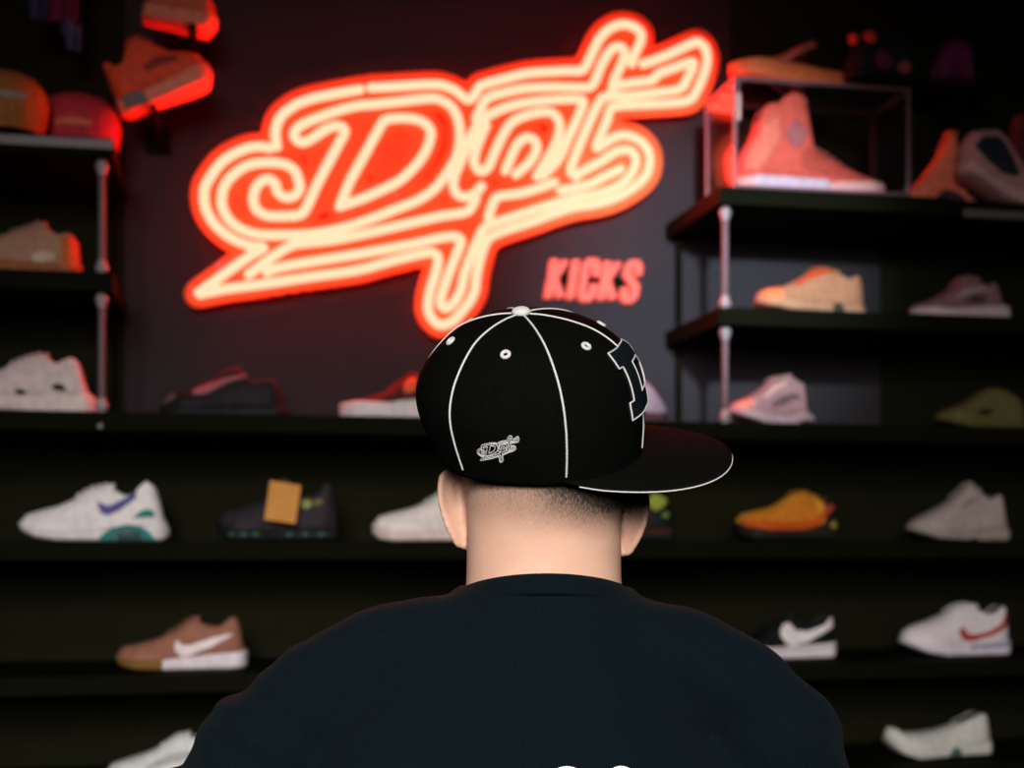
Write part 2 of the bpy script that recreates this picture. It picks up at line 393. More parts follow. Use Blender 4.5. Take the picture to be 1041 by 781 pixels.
    # outsole tread
    if outsole is not None:
        bm = bmesh.new(); rows = []
        for t in ts:
            lo = zb(t)-.0002; hi = lo+.005; w = plan(t, .10, .17)*solewide*1.012
            pr = [(-w*.9, lo), (-w, lo+.001), (-w, hi), (w, hi), (w, lo+.001), (w*.9, lo)]
            rows.append([bm.verts.new((X(t)+(-1 if sg > 0 else 1)*((t-.5)*.006), y, zz)) for y, zz in pr])
        for a, b in zip(rows[:-1], rows[1:]):
            for k in range(6): bm.faces.new((a[k], a[(k+1) % 6], b[(k+1) % 6], b[k]))
        bm.faces.new(rows[0][::-1]); bm.faces.new(rows[-1])
        from_bm('outsole', bm, shoe_mat(outsole, .6), root)
    # tongue: curved pad standing just in front of the collar
    if c1 > c0 and tongue is not False:
        tc_ = c1+.03; bm = bmesh.new(); rows = []
        for i in range(9):
            t = tc_+.20-.225*i/8; hh = zt(max(t, tc_-.01))
            w = plan(t)*(.42+.10*i/8)
            ext = (0 if i < 6 else (i-6)*tongue_up*s)
            row = []
            for k in range(9):
                a = -1+k/4; row.append((a*w, hh+.0018+ext-(a*a)*w*.35))
            row += [(y*.9, zz-.004) for y, zz in row[::-1]]
            rows.append([bm.verts.new((X(t), y, zz)) for y, zz in row])
        for a, b in zip(rows[:-1], rows[1:]):
            n = len(a)
            for k in range(n): bm.faces.new((a[k], a[(k+1) % n], b[(k+1) % n], b[k]))
        bm.faces.new(rows[0][::-1]); bm.faces.new(rows[-1])
        tg = from_bm('tongue', bm, shoe_mat(tongue if tongue else col), root)
        if laces is not False:
            bm = bmesh.new()
            for i in range(5):
                t = tc_+.035+.045*i; w = plan(t)*.55
                for sgn in (1, -1):
                    pp = []
                    for k in range(9):
                        a = -1+k/4
                        pp.append(Vector((X(t+sgn*a*.016), a*w, zt(t)+.0046-(a*a)*w*.36)))
                    tube(bm, pp, .0019, 6)
            from_bm('laces', bm, shoe_mat(lace if lace else tuple(min(.8, c*1.1+.01) for c in col)), tg)
    # side pieces following the camera-side wall and its twin on the other side
    for ov in overlays:
        nm, c, upc, loc_ = ov[:4]
        where = ov[4] if len(ov) > 4 else 'upper'
        ux = [p[0] for p in upc]; xa, xb = min(ux), max(ux)
        uf = sorted(upc); lf = sorted(loc_)
        for side in ((-1,) if len(ov) < 6 else (-1, 1)):
            bm = bmesh.new(); g = []
            NX, NZ = 28, 5
            for i in range(NX+1):
                px = xa+(xb-xa)*i/NX
                a = np.interp(px, [p[0] for p in lf], [p[1] for p in lf]); b = np.interp(px, [p[0] for p in uf], [p[1] for p in uf])
                t = (px-hx)/(tx-hx); col_ = []
                for j in range(NZ+1):
                    zz = (base-(a+(b-a)*j/NZ))*s
                    lo, hi = zs_(t)-.003, max(zt(t), zs_(t)+.001)
                    if where == 'sole': y = plan(t, .10, .17)*solewide+.0008
                    elif where == 'all':
                        y = max(y_out(t, (zz-lo)/(hi-lo))+.0016, plan(t, .10, .17)*solewide+.0008 if zz < zs_(t)+.002 else 0)
                    else: y = y_out(t, min(.97, (zz-lo)/(hi-lo)))+.0012
                    col_.append(bm.verts.new((X(t), side*y, zz)))
                g.append(col_)
            for i in range(NX):
                for j in range(NZ): bm.faces.new((g[i][j], g[i+1][j], g[i+1][j+1], g[i][j+1]))
            q = from_bm(nm, bm, shoe_mat(c, .5), up if where != 'sole' else so_)
            sd = q.modifiers.new('s', 'SOLIDIFY'); sd.thickness = .0016; sd.offset = 0
    if ridges:
        bm = bmesh.new()
        for i in range(ridges):
            t = .22+.74*i/ridges
            lo, hi = zs_(t), zt(t)
            pp = []
            for k in range(10):
                u = k/9*.86; tt = min(.98, max(.02, t+.10*u-.03)); l2, h2 = zs_(tt), zt(tt)
                pp.append(Vector((X(tt), -(y_out(tt, u)+.0008), l2-.003+(h2-l2+.003)*u)))
            tube(bm, pp, .0019, 6)
        from_bm('rib_pattern', bm, shoe_mat(lining_rib := (.55, .07, .01)), up)
    return root

WHT = (.88, .80, .78); OFFW = (.56, .53, .49)
# L3
shoe('sneaker', 'white running shoe with purple curved tick and teal heel window, leftmost on its shelf', ZA,
     [(168.4,543),(167.6,534),(163.5,526),(161,511),(155.3,496),(147,490),(140.6,494.7),(134,504),(124.3,505.3),(116,499.5),(109.6,494.5),(103,495.5),(91.6,498.3),(75.3,508.5),(59,516),(42.7,520),(28,525),(22.2,533)],
     [(168.4,548),(160,551.5),(120,552),(60,551.5),(40,548),(27,542),(22.2,537)],
     [(168.4,538),(150,538),(100,542),(60,542),(35,538),(22.2,532)], (.10, .36), WHT, (.78, .71, .70), base=552, outsole=(.30, .29, .28),
     overlays=[('curved_tick', (.10, .09, .30), [(99.5,511),(103,514),(110,516),(122,510.5),(137,502)], [(99.5,516),(103,524),(110,526),(122,520),(137,508)]),
               ('heel_window', (.015, .20, .19), [(101,548),(112,539),(128,535),(142,537),(150,542),(157,551)], [(101,551.5),(157,551.5)], 'all'),
               ('window_lens', (.12, .12, .14), [(113,547),(120,542),(132,540),(141,543),(146,549)], [(113,551.6),(146,551.6)], 'sole'),
               ('heel_overlay', (.015, .22, .18), [(134,528),(142,521),(150,519),(155,522)], [(134,528.5),(155,527.5)], 'upper')], lace=WHT)
# L4
shoe('sneaker', 'brown suede low shoe with white curved tick and half gum sole beside the left shoulder', ZB,
     [(249.5,672),(249,663),(245.5,655),(244,640),(240,631),(235,629.5),(229,634),(224,639),(215,639.5),(205,636),(198,630.5),(192,632),(180,641),(160,651),(140,656),(125,659),(120.5,667)],
     [(249.5,680),(235,682),(160,682),(140,681),(125,677),(120.5,671)],
     [(249.5,664),(235,665),(200,668),(165,671.5),(140,671),(125,670),(120.5,666)], (.08, .36), (.31, .13, .085), (.74, .66, .70), base=682, lace=(.25, .11, .07),
     overlays=[('curved_tick', (.84, .72, .72), [(178,655),(181,651),(184,657),(192,657.5),(215,650),(236,646)], [(178,662),(184,669),(192,668),(215,659),(236,647)])], sole2=(167, (.20, .105, .025)))
# L5
shoe('sneaker', 'white shoe at bottom left, partly cut by the frame', ZCc,
     [(222,784),(220,766),(214,752),(206,747.5),(198,751),(190,748),(180,749),(168,757),(150,765),(130,771),(114,776),(109,784)],
     [(222,793),(212,795),(140,795),(118,792),(109,788)], [(222,784),(170,786),(130,785),(109,783)], (.08, .26), (.70, .70, .67), (.66, .66, .66), base=795,
     overlays=[('side_stripe', (.42, .42, .42), [(150,776),(170,766),(195,762)], [(150,780),(170,775),(195,770)])])
# L2
shoe('sneaker', 'chunky pale pink-white sneaker with thick split sole on the lowest left wall shelf', ZM,
     [(94,412),(92,400),(84,394),(82,380),(76,364),(70,361.5),(62,364),(55,369),(47,362),(38,358.5),(28,361),(16,366),(4,373),(-14,382),(-36,388),(-48,398)],
     [(94,418),(85,420),(50,420.5),(20,418),(-20,417),(-40,412),(-48,405)],
     [(94,404),(82,399),(55,400),(20,402),(-20,403),(-48,400)], (.10, .33), (.62, .50, .48), (.68, .56, .52), base=421, width=.055,
     overlays=[('sole_gap', (.01, .01, .01), [(51,393),(57,389.5),(63,391),(67,396)], [(51,394),(57,397),(63,397),(67,396.5)], 'all'),
               ('sole_gap', (.01, .01, .01), [(16,398),(22,396),(29,399)], [(16,399),(22,402),(29,399.5)], 'all')])
# L1
shoe('sneaker', 'tan and brown-orange sneaker on the middle left wall shelf', ZL2,
     [(78,280),(77,262),(75,246),(71,239),(64,238),(57,241),(50,237),(43,231),(37,227.5),(28,232),(14,237),(0,242),(-20,250),(-45,258),(-56,268)],
     [(78,286),(60,287),(0,287),(-40,284),(-56,278)], [(78,270),(50,273),(0,270),(-40,270),(-56,266)], (.08, .25), (.36, .19, .12), (.28, .09, .035), base=287, lace=(.4, .25, .2),
     overlays=[('side_patch', (.50, .36, .27), [(32,263),(42,259),(54,261)], [(32,270),(42,272),(54,268)]),
               ('heel_counter', (.48, .11, .03), [(60,246),(68,241),(76,247)], [(60,275),(76,282)], 'all')])
# C1
shoe('sneaker', 'dark sneaker with small red highlights under the left end of the neon script', ZM,
     [(290,416),(289,400),(284,390),(277,384),(268,386),(258,388),(248,381),(240,374),(232,376),(220,385),(200,394),(180,400),(168,405),(165,414)],
     [(290,424),(180,425),(165,420)], [(290,414),(240,415),(180,416),(165,413)], (.1, .33), (.012, .010, .013), (.010, .010, .011), base=425, lace=(.05, .03, .05),
     overlays=[('side_stripe', (.30, .10, .12), [(196,398),(210,391),(230,384),(250,380)], [(196,403),(210,402),(230,390),(250,383)]),  # small red highlights put into the colour of a strip
               ('toe_cap', (.10, .08, .08), [(168,408),(174,402),(180,402)], [(168,412),(174,409),(180,406)])])
# C2
shoe('sneaker', 'charcoal mesh sneaker carrying an orange tag, second shoe from the left on its shelf', ZA,
     [(345,538),(344,520),(340,500),(335,489),(330,490),(325,500),(318,504),(308,503),(300,497),(292,493),(282,497),(268,507),(248,515),(230,519),(223,529)],
     [(345,549),(240,550),(223,543)], [(345,538),(290,540),(240,539),(223,530)], (.08, .32), (.026, .020, .025), (.008, .008, .009), base=550, lace=(.08, .08, .06),
     overlays=[('lace_toggle', (.26, .30, .08), [(306,510),(311,507),(316,510)], [(306,514),(311,518),(316,514)]),
               ('side_patch', (.16, .13, .04), [(317,510),(323,507),(328,508)], [(317,514),(323,513),(328,511)])]
              + [('sole_dot', (.03, .12, .06), [(x-3,542),(x,540.5),(x+3,542)], [(x-3,544),(x,545.5),(x+3,544)], 'sole') for x in (236, 248, 260, 294, 310, 326, 341)])
# orange tag leaning on it
tg = empty('hang_tag', tuple(W(287, 550, .315)), label='orange card tag leaning on the charcoal sneaker', cat='tag')
tg.location.z = ZA
bm = bmesh.new(); s = mpp(287, .31)
pts = [(-12, 63), (-1, 18), (-17, 22), (13, 58)]
q = [(275-287, 550-488), (306-287, 550-493), (300-287, 550-532), (269-287, 550-528)]
vs = [bm.verts.new((x*s, dy+(-.012 + .02*(z/60)), z*s)) for dy in (0, .0015) for x, z in q]
for f in ((0, 1, 2, 3), (7, 6, 5, 4), (0, 4, 5, 1), (1, 5, 6, 2), (2, 6, 7, 3), (3, 7, 4, 0)): bm.faces.new([vs[i] for i in f])
from_bm('card', bm, mat('orange_card', (.62, .24, .015), .6, col2=(.66, .27, .02), nscale=30), tg, False)
bm = bmesh.new(); tube(bm, smooth_path([(-.002, -.001, 60*s), (.004, .01, 64*s), (.02, .04, 58*s), (.01, .065, 56*s)], 6), .0008, 6)

from_bm('string', bm, shoe_mat((.3, .2, .1)), tg)
# C3
shoe('sneaker', 'dark maroon sneaker with thick white sole, half hidden by the cap', ZM,
     [(478,412),(477,396),(472,386),(465,383),(456,388),(446,391),(436,390),(428,384),(420,379),(410,386),(396,396),(376,404),(358,408),(348,413)],
     [(478,425),(470,427),(360,427.5),(350,425),(347,420)], [(478,405),(440,405),(410,407),(396,410),(360,409),(348,411)], (.1, .38), (.06, .012, .014), (.66, .58, .58), base=427.5, lace=(.12, .02, .02),
     overlays=[('eyestay', (.75, .10, .04), [(410,392),(417,384),(424,384)], [(410,400),(417,400),(424,396)])])
# C4
shoe('sneaker', 'plain off-white low shoe partly hidden behind the left ear', ZA,
     [(520,538),(519,520),(514,504),(508,497),(500,502),(490,505),(480,504),(470,498),(462,493),(454,496),(440,506),(420,514),(400,519),(386,523),(381.5,531)],
     [(520,547),(400,548),(388,546),(381.5,540)], [(520,537),(440,538),(400,537),(381.5,530)], (.08, .36), (.84, .75, .71), (.80, .64, .58), base=548)
# C5
shoe('sneaker', 'black sneaker with yellow-green bits partly hidden behind the right ear', ZA,
     [(690,538),(689,522),(684,508),(678,500),(668,500),(655,503),(640,497),(625,500),(605,512),(585,520),(575,530)],
     [(690,547),(590,547.5),(575,542)], [(690,537),(620,538),(575,530)], (.08, .38), (.012, .012, .012), (.012, .012, .012), base=548,
     overlays=[('side_patch', (.30, .36, .05), [(660,505),(667,498),(675,502),(680,506)], [(660,512),(667,518),(675,513),(680,508)]),
               ('heel_dot', (.16, .24, .05), [(674,520),(678,518),(682,520)], [(674,523),(678,525),(682,523)]),
               ('sole_line', (.10, .02, .01), [(648,537),(685,536)], [(648,539.5),(685,538.5)], 'all')])
# C6 toe to the right
shoe('sneaker', 'pale pink shoe toe poking out from behind the logo side of the cap', ZM,
     [(560,400),(562,386),(568,378),(576,382),(590,384),(606,376),(618,372),(634,378),(650,384),(662,388),(672,398),(682,412),(684,420)],
     [(560,430),(672,431),(684,425)], [(560,418),(640,420),(670,421),(684,418)], (.08, .34), (.42, .30, .38), (.09, .04, .05), base=432,
     overlays=[('toe_box', (.05, .01, .012), [(668,392),(676,400),(682,410)], [(668,396),(676,406),(682,412)])])
# R1 high-top in case
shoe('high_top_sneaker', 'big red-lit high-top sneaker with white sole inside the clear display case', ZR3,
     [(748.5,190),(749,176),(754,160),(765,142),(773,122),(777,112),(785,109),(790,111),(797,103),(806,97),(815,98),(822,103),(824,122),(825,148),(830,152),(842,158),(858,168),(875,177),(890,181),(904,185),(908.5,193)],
     [(748.5,200),(756,203.5),(860,204.5),(895,203),(908.5,198)], [(748.5,187),(770,187),(840,190),(880,188),(908.5,186)], (.16, .42), (.60, .09, .06), (.72, .36, .33), base=204.5,  # coral is partly the shoe's own, partly sign glow put into the colour
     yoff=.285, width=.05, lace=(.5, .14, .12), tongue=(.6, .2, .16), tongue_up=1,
     overlays=[('sole_lit_patch', (.52, .39, .46), [(762,186),(800,186),(840,188)], [(762,200),(800,201),(840,201)], 'sole'),  # bluish spot light on the sole, put into a coloured patch
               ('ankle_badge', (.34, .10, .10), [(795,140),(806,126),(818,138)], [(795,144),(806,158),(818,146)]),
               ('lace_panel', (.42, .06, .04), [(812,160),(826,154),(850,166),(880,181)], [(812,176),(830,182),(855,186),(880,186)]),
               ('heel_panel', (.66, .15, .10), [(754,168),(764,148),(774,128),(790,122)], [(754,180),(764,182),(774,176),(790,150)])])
# R3
shoe('sneaker', 'tan-orange sneaker on the middle right wall shelf next to the steel rod', ZR2,
     [(886,312),(886,296),(883,281),(877,276.5),(871,279),(866,281),(858,276),(850,271.5),(838,270),(826,274),(812,283),(796,290),(780,292),(773,296),(772,304)],
     [(886,321),(868,322),(850,318),(838,316),(800,316),(780,311),(772,306)], [(886,311),(868,308),(845,308),(800,306),(780,304),(772,300)], (.06, .24), (.42, .19, .10), (.42, .22, .13), base=322, lace=(.5, .12, .04),
     overlays=[('toe_cap', (.75, .22, .08), [(774,298),(780,293),(792,291)], [(774,304),(780,308),(792,306)]),
               ('eyestay', (.60, .07, .02), [(806,289),(826,275.5),(840,272.5),(848,272.5)], [(806,292),(826,281),(840,277),(848,275)]),
               ('sole_gap', (.05, .04, .03), [(846,309),(852,306),(858,310)], [(846,314),(852,319),(858,316)], 'all')])
# R4
shoe('sneaker', 'mauve-grey knit sneaker with thick white sole on the middle right wall shelf', ZR2,
     [(1034,312),(1033,308),(1022,305),(1019,292),(1017,284),(1012,283.5),(1008,288),(1003,285),(998,279),(990,278),(982,280),(970,290),(955,299),(940,305),(931,308),(930,313)],
     [(1034,322),(1028,325.5),(950,325.5),(936,322),(930,317)], [(1034,311),(1026,307.5),(1000,309),(960,313),(940,312),(930,312)], (.12, .30), (.25, .125, .135), (.62, .46, .49), base=326, lace=(.3, .2, .2),
     overlays=[('side_stripe', (.40, .27, .28), [(968,301),(980,292),(1000,288),(1008,291)], [(968,304),(980,299),(1000,293),(1008,294)]),
               ('side_patch', (.07, .05, .05), [(980,302),(990,298),(1003,299)], [(980,305),(990,307),(1003,304)])])
# R5
shoe('sneaker', 'pinkish white chunky runner on the shelf just right of the steel rod', ZM,
     [(832,424),(826,421),(820,412),(824,398),(822,390),(816,389),(812,386),(806,383),(798,384),(788,386),(778,395),(764,404),(750,409),(745,413),(744.5,418)],
     [(832,431),(820,428),(806,434.5),(780,433.5),(756,426),(744.5,420)], [(832,424),(815,420),(800,424),(770,421),(755,418),(744.5,416)], (.10, .26), (.36, .20, .20), (.46, .31, .33), base=435,
     overlays=[('toe_cap', (.72, .28, .20), [(746,413),(754,408),(764,405)], [(746,417),(754,418),(764,417)]),
               ('side_patch', (.16, .09, .10), [(782,412),(794,404),(806,400),(814,404)], [(782,415),(794,414),(806,408),(814,407)]),
               ('side_stripe', (.66, .36, .30), [(775,404),(786,394),(800,388)], [(775,407),(786,400),(800,392)])])
# R6
shoe('foam_clog', 'olive foam slip-on slip-on clog on the shelf below the mauve-grey knit sneaker', ZM,
     [(1052,432),(1050,412),(1040,404),(1028,398),(1018,393.5),(1010,394),(1000,399),(990,406),(978,412),(964,417),(957,421),(955,426)],
     [(1052,437),(1020,438),(985,437),(965,431),(955,427)], [(1052,431),(1000,433),(970,427),(955,425)], (.10, .30), (.115, .105, .035), (.11, .10, .035), base=438, tongue=False,
     overlays=[('vent_slot', (.03, .03, .01), [(990,420),(998,416),(1008,418)], [(990,423),(998,424),(1008,421)])])
# R7
shoe('sneaker', 'orange and yellow ribbed runner on the shelf right of the ear', ZA,
     [(857,534),(857,520),(854,506),(848,502),(842,508),(836,506),(828,500),(820,498.5),(810,500),(800,506),(788,513),(770,517),(757,520),(750.5,527)],
     [(857,546),(765,547),(754,543),(750.5,536)], [(857,532),(842,528),(820,536),(780,536.5),(757,534),(750.5,528)], (.08, .19), (.72, .30, .025), (.014, .013, .010), base=548, lace=(.6, .25, .02), ridges=17,
     overlays=[('heel_cover', (.012, .012, .012), [(840,508),(846,503),(849,502),(853,506),(856,515)], [(840,533),(856,534)]),
               ('toe_guard', (.62, .10, .01), [(753,527),(775,528),(800,529),(826,526),(848,512)], [(753,534),(775,536),(800,537),(826,534),(848,520)]),
               ('heel_clip', (.50, .06, .04), [(838,515),(846,511),(854,510)], [(838,521),(846,518),(854,515)]),
               ('heel_emblem', (.48, .36, .07), [(845,530),(850,527),(855,530)], [(845,533),(850,536),(855,533)], 'all')])
# R8
shoe('sneaker', 'grey-beige chunky sneaker, last shoe at the right on the shelf beside the ear', ZA,
     [(1034,540),(1032,528),(1027,518),(1026,506),(1022,501),(1016,503),(1011,507),(1004,502),(996,494),(991,490),(986,496),(977,503),(962,513),(945,521),(930,529),(926,534)],
     [(1034,546),(1026,549),(996,549),(990,546),(983,548.5),(950,547),(934,541),(926,537)], [(1034,537),(1015,536),(990,541),(960,538),(940,535),(926,533)], (.10, .28), (.46, .36, .33), (.38, .31, .28), base=549,
     overlays=[('side_stripe', (.46, .37, .33), [(962,522),(974,514),(990,505),(1004,508)], [(962,527),(974,523),(990,516),(1004,513)]),
               ('side_patch', (.20, .15, .14), [(975,516),(984,508),(992,505)], [(975,519),(984,512),(992,507)])])
# R9
shoe('sneaker', 'black low shoe with white curved tick and white sole beside the right shoulder', ZB,
     [(856,655),(856,645),(854,628),(850,623.5),(843,627),(834,632),(824,632),(814,628),(806,624),(798,628),(786,638),(770,646),(755,650),(742,653),(737,660)],
     [(856,666),(850,668.5),(770,669),(752,666),(737,660)], [(856,652.5),(820,655),(780,657),(757,654),(737,656)], (.06, .34), (.006, .008, .009), (.80, .71, .74), base=669, lace=(.02, .02, .02),
     overlays=[('curved_tick', (.84, .76, .76), [(792,640),(797,633),(803,632),(808,640),(822,641),(840,635),(847,628),(853,626)], [(792,646),(797,653),(803,656),(808,655.5),(822,652),(840,642),(847,639),(853,637)]),
               ('sole_line', (.40, .36, .38), [(784,659),(820,658),(855,656)], [(784,660.5),(820,659.5),(855,657.5)], 'sole')])
# R10
shoe('sneaker', 'white low shoe with red curved tick, rightmost shoe of the shelf under the ribbed runner', ZB,
     [(1035,652),(1034,640),(1033,628),(1031,616),(1026,615),(1018,621),(1010,623.5),(1002,621),(996,615.5),(988,613.5),(978,615),(966,622),(950,629),(932,634),(921,640),(918.5,649)],
     [(1035,661),(1030,664.5),(960,665),(938,661),(924,654),(918.5,651)], [(1035,650),(1000,653),(960,653),(935,651),(918.5,647)], (.06, .30), (.88, .77, .78), (.80, .72, .79), base=665,
     overlays=[('curved_tick', (.50, .035, .025), [(973,638),(977,634),(981,642),(990,643.5),(1008,640),(1022,632),(1027,622),(1032,618)], [(973,643),(977,648.5),(981,650),(990,649.5),(1008,645),(1022,639),(1027,635),(1032,629)]),
               ('sole_line', (.33, .33, .52), [(984,655),(1010,653),(1034,651)], [(984,657.5),(1010,657),(1034,655.5)], 'sole')])
# R11
shoe('slip_on_shoe', 'pale grey-green slip-on with raised heel on the lowest visible shelf at right', ZCc,
     [(1016,760),(1013,750),(1012,735),(1008,729.5),(1002,730),(990,735),(975,741),(958,746),(938,748),(918,747.5),(912,743),(906,742),(902.5,747)],
     [(1016,768),(1010,771),(976,771.5),(970,769),(964,772),(930,773),(915,768),(905,758),(902.5,752)], [(1016,758),(970,762),(930,763),(910,754),(902.5,749)], (.07, .30), (.66, .65, .58), (.64, .63, .57), base=773, tongue=False,
     overlays=[('sole_notch', (.08, .13, .11), [(963,767),(970,762),(977,765)], [(963,771),(970,771),(977,771)], 'sole')])
# R12 hidden mostly
shoe('sneaker', 'dark shoe with tiny pale heel dot just past the right upper arm', ZCc,
     [(852,768),(851,752),(849,738),(845,734),(838,738),(828,742),(815,738),(805,733),(796,738),(780,748),(760,757),(742,762)],
     [(852,776),(750,777),(742,772)], [(852,766),(790,768),(742,764)], (.08, .36), (.010, .010, .010), (.012, .012, .012), base=777,
     overlays=[('heel_dot', (.30, .36, .33), [(843,741),(846,738.5),(849.5,741)], [(843,744),(846,747),(849.5,744)])])
# R1b pair at far right
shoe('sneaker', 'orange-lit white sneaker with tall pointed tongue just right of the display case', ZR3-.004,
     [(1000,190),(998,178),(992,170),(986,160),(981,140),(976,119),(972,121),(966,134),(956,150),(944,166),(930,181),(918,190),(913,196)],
     [(1000,207),(925,208),(913,203)], [(1000,196),(960,196),(930,193),(913,193)], (.02, .16), (.80, .19, .10), (.60, .33, .31), base=208, yoff=.20, tongue=(.5, .14, .08),  # orange glow on the white upper is put into its colour
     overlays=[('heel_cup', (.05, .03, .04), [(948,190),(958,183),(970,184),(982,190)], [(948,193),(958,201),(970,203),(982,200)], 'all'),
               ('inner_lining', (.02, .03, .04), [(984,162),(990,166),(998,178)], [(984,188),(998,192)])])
shoe('sneaker', 'pale sneaker tipped toe down toward the right frame edge, dark opening showing', ZR3-.004,
     [(980,150),(981,146),(990,134),(1002,132),(1016,130),(1024,134),(1034,150),(1046,168),(1058,182),(1074,194),(1088,202)],
     [(980,176),(997,186),(1022,202),(1047,212),(1088,212)], [(980,164),(1002,178),(1027,190),(1052,198),(1088,203)], (0, 0), (.48, .23, .22), (.60, .34, .32), base=212, yoff=.30,
     overlays=[('collar_opening', (.018, .024, .034), [(988,150),(996,142),(1012,140),(1020,146),(1030,166),(1034,178)], [(988,154),(996,164),(1012,176),(1020,180),(1030,182),(1034,180)])])
# R0 shoe on top of case
zc_top = W(830, 87, SD-.02).z
zc_top = 1.5+(HOR-89)*mpp(835, .33)
shoe('slide_sandal', 'tan-orange slide with thick sole and raised strap lying on top of the display case', zc_top,
     [(865,77),(862,70),(850,66),(838,64),(824,60),(812,58),(800,57),(785,56),(770,57),(756,58),(746,60),(745,66)],
     [(865,88),(850,88),(820,85),(770,78),(752,75),(745,71)], [(865,68),(838,66),(800,63),(770,60),(745,62)], (0, 0), (.40, .07, .03), (.56, .11, .035), base=89, yoff=.27, width=.045, tongue=False)
slide = bpy.data.objects['slide_sandal']
s = mpp(805, .29)
bm = bmesh.new()
pth = smooth_path([((783-805)*s, 0, (89-55)*s), ((800-805)*s, 0, (89-49)*s), ((818-805)*s, 0, (89-39)*s), ((832-805)*s, 0, (89-33)*s)], 6)
rows = []
for i, p in enumerate(pth):
    w = .030+.006*math.sin(i/len(pth)*PI); r = []
    for k in range(9):
        a = -1+k/4; r.append((p.x, a*w, p.z-(a*a)*.018))
    r += [(x, y*.93, zz-.005) for x, y, zz in r[::-1]]
    rows.append([bm.verts.new(q) for q in r])
for a, b in zip(rows[:-1], rows[1:]):
    for k in range(len(a)): bm.faces.new((a[k], a[(k+1) % len(a)], b[(k+1) % len(a)], b[k]))
bm.faces.new(rows[0][::-1]); bm.faces.new(rows[-1])
from_bm('strap', bm, shoe_mat((.42, .09, .06)), slide)

# ------------------------------------------------------------------ display case
M_glass = bpy.data.materials.new('clear_acrylic'); M_glass.use_nodes = True
nt = M_glass.node_tree; nt.nodes.clear()
o_ = nt.nodes.new('ShaderNodeOutputMaterial'); mx = nt.nodes.new('ShaderNodeMixShader'); tr = nt.nodes.new('ShaderNodeBsdfTransparent'); gl = nt.nodes.new('ShaderNodeBsdfGlossy')
fr = nt.nodes.new('ShaderNodeFresnel'); fr.inputs['IOR'].default_value = 1.35; gl.inputs['Roughness'].default_value = .08; gl.inputs['Color'].default_value = (.9, .9, .9, 1)
tr.inputs['Color'].default_value = (.97, .97, .97, 1)
nt.links.new(fr.outputs[0], mx.inputs[0]); nt.links.new(tr.outputs[0], mx.inputs[1]); nt.links.new(gl.outputs[0], mx.inputs[2]); nt.links.new(mx.outputs[0], o_.inputs[0])
M_rim = mat('polished_acrylic_edge', (.11, .045, .055), .4, col2=(.13, .055, .065), nscale=60, spec=.6)
bx0, bx1, by0, by1 = W(746, 150, .355).x, W(922, 150, .355).x, -.362, -.19
bz0, bz1 = ZR3, zc_top
pb = bpy.data.materials['black_back_board']
for k_, (x0, x1, z0, z1) in enumerate(((W(895, 300, 0).x, LX1, ZM+.001, ZR2-TH-.001), (W(895, 300, 0).x, LX1, ZR2+.001, ZR3-.045), (W(742, 100, 0).x, LX1, ZR3+.001, ZR3+.85))):
    bm = bmesh.new(); box(bm, x0, x1, -.0115, -.0008, z0, z1, 0); tag(from_bm('added_dark_panel_%d' % (k_+2), bm, pb, None, False), kind='structure')  # added black panels stand in for unlit wall fading to black
case = empty('display_case', ((bx0+bx1)/2, (by0+by1)/2, bz0), label='clear acrylic display box around the high-top sneaker', cat='display case')
hw, hd, hh = (bx1-bx0)/2, (by1-by0)/2, bz1-bz0
T = .004
for nm, a in (('front_pane', (-hw+T, hw-T, -hd, -hd+T, T, hh-T)), ('back_pane', (-hw+T, hw-T, hd-T, hd, T, hh-T)), ('side_pane', (-hw, -hw+T, -hd+T, hd-T, T, hh-T)),
              ('side_pane', (hw-T, hw, -hd+T, hd-T, T, hh-T)), ('lid_pane', (-hw+T, hw-T, -hd+T, hd-T, hh-T, hh-.0003))):
    bm = bmesh.new(); box(bm, *a); from_bm(nm, bm, M_glass, case, False)
e = .0036
for sx in (-1, 1):
    for sy in (-1, 1):
        bm = bmesh.new(); box(bm, sx*hw-e, sx*hw+e, sy*hd-e, sy*hd+e, 0, hh, .001); from_bm('corner_edge', bm, M_rim, case, False)
for sy in (-1, 1):
    for z in (e, hh-e-.0002):
        bm = bmesh.new(); box(bm, -hw+e, hw-e, sy*hd-e*.8, sy*hd+e*.8, z-e, z+e, .001); from_bm('long_edge', bm, M_rim, case, False)
for sx in (-1, 1):
    for z in (e, hh-e-.0002):
        bm = bmesh.new(); box(bm, sx*hw-e*.8, sx*hw+e*.8, -hd+e, hd-e, z-e, z+e, .001); from_bm('short_edge', bm, M_rim, case, False)
# folded card in the left end of the case (catches the neon)
p = W(757, 110, .30)
cc = empty('paper_card', (bx0+.024, -.285, zc_top-.115+.0), label='small pale card hanging inside the top left corner of the display case', cat='card')
bm = bmesh.new(); s = mpp(757, .3)
vs = [bm.verts.new((x*s, y, z*s)) for y in (0, .0012) for x, z in ((-11, 46), (8, 48), (8, 20), (1, 14))]
for f in ((0, 1, 2, 3), (7, 6, 5, 4), (0, 4, 5, 1), (1, 5, 6, 2), (2, 6, 7, 3), (3, 7, 4, 0)): bm.faces.new([vs[i] for i in f])
from_bm('card', bm, mat('pale_card', (.8, .5, .4), .6, col2=(.82, .52, .42), nscale=30), cc, False)
cc.location.z = zc_top-.004-48*s

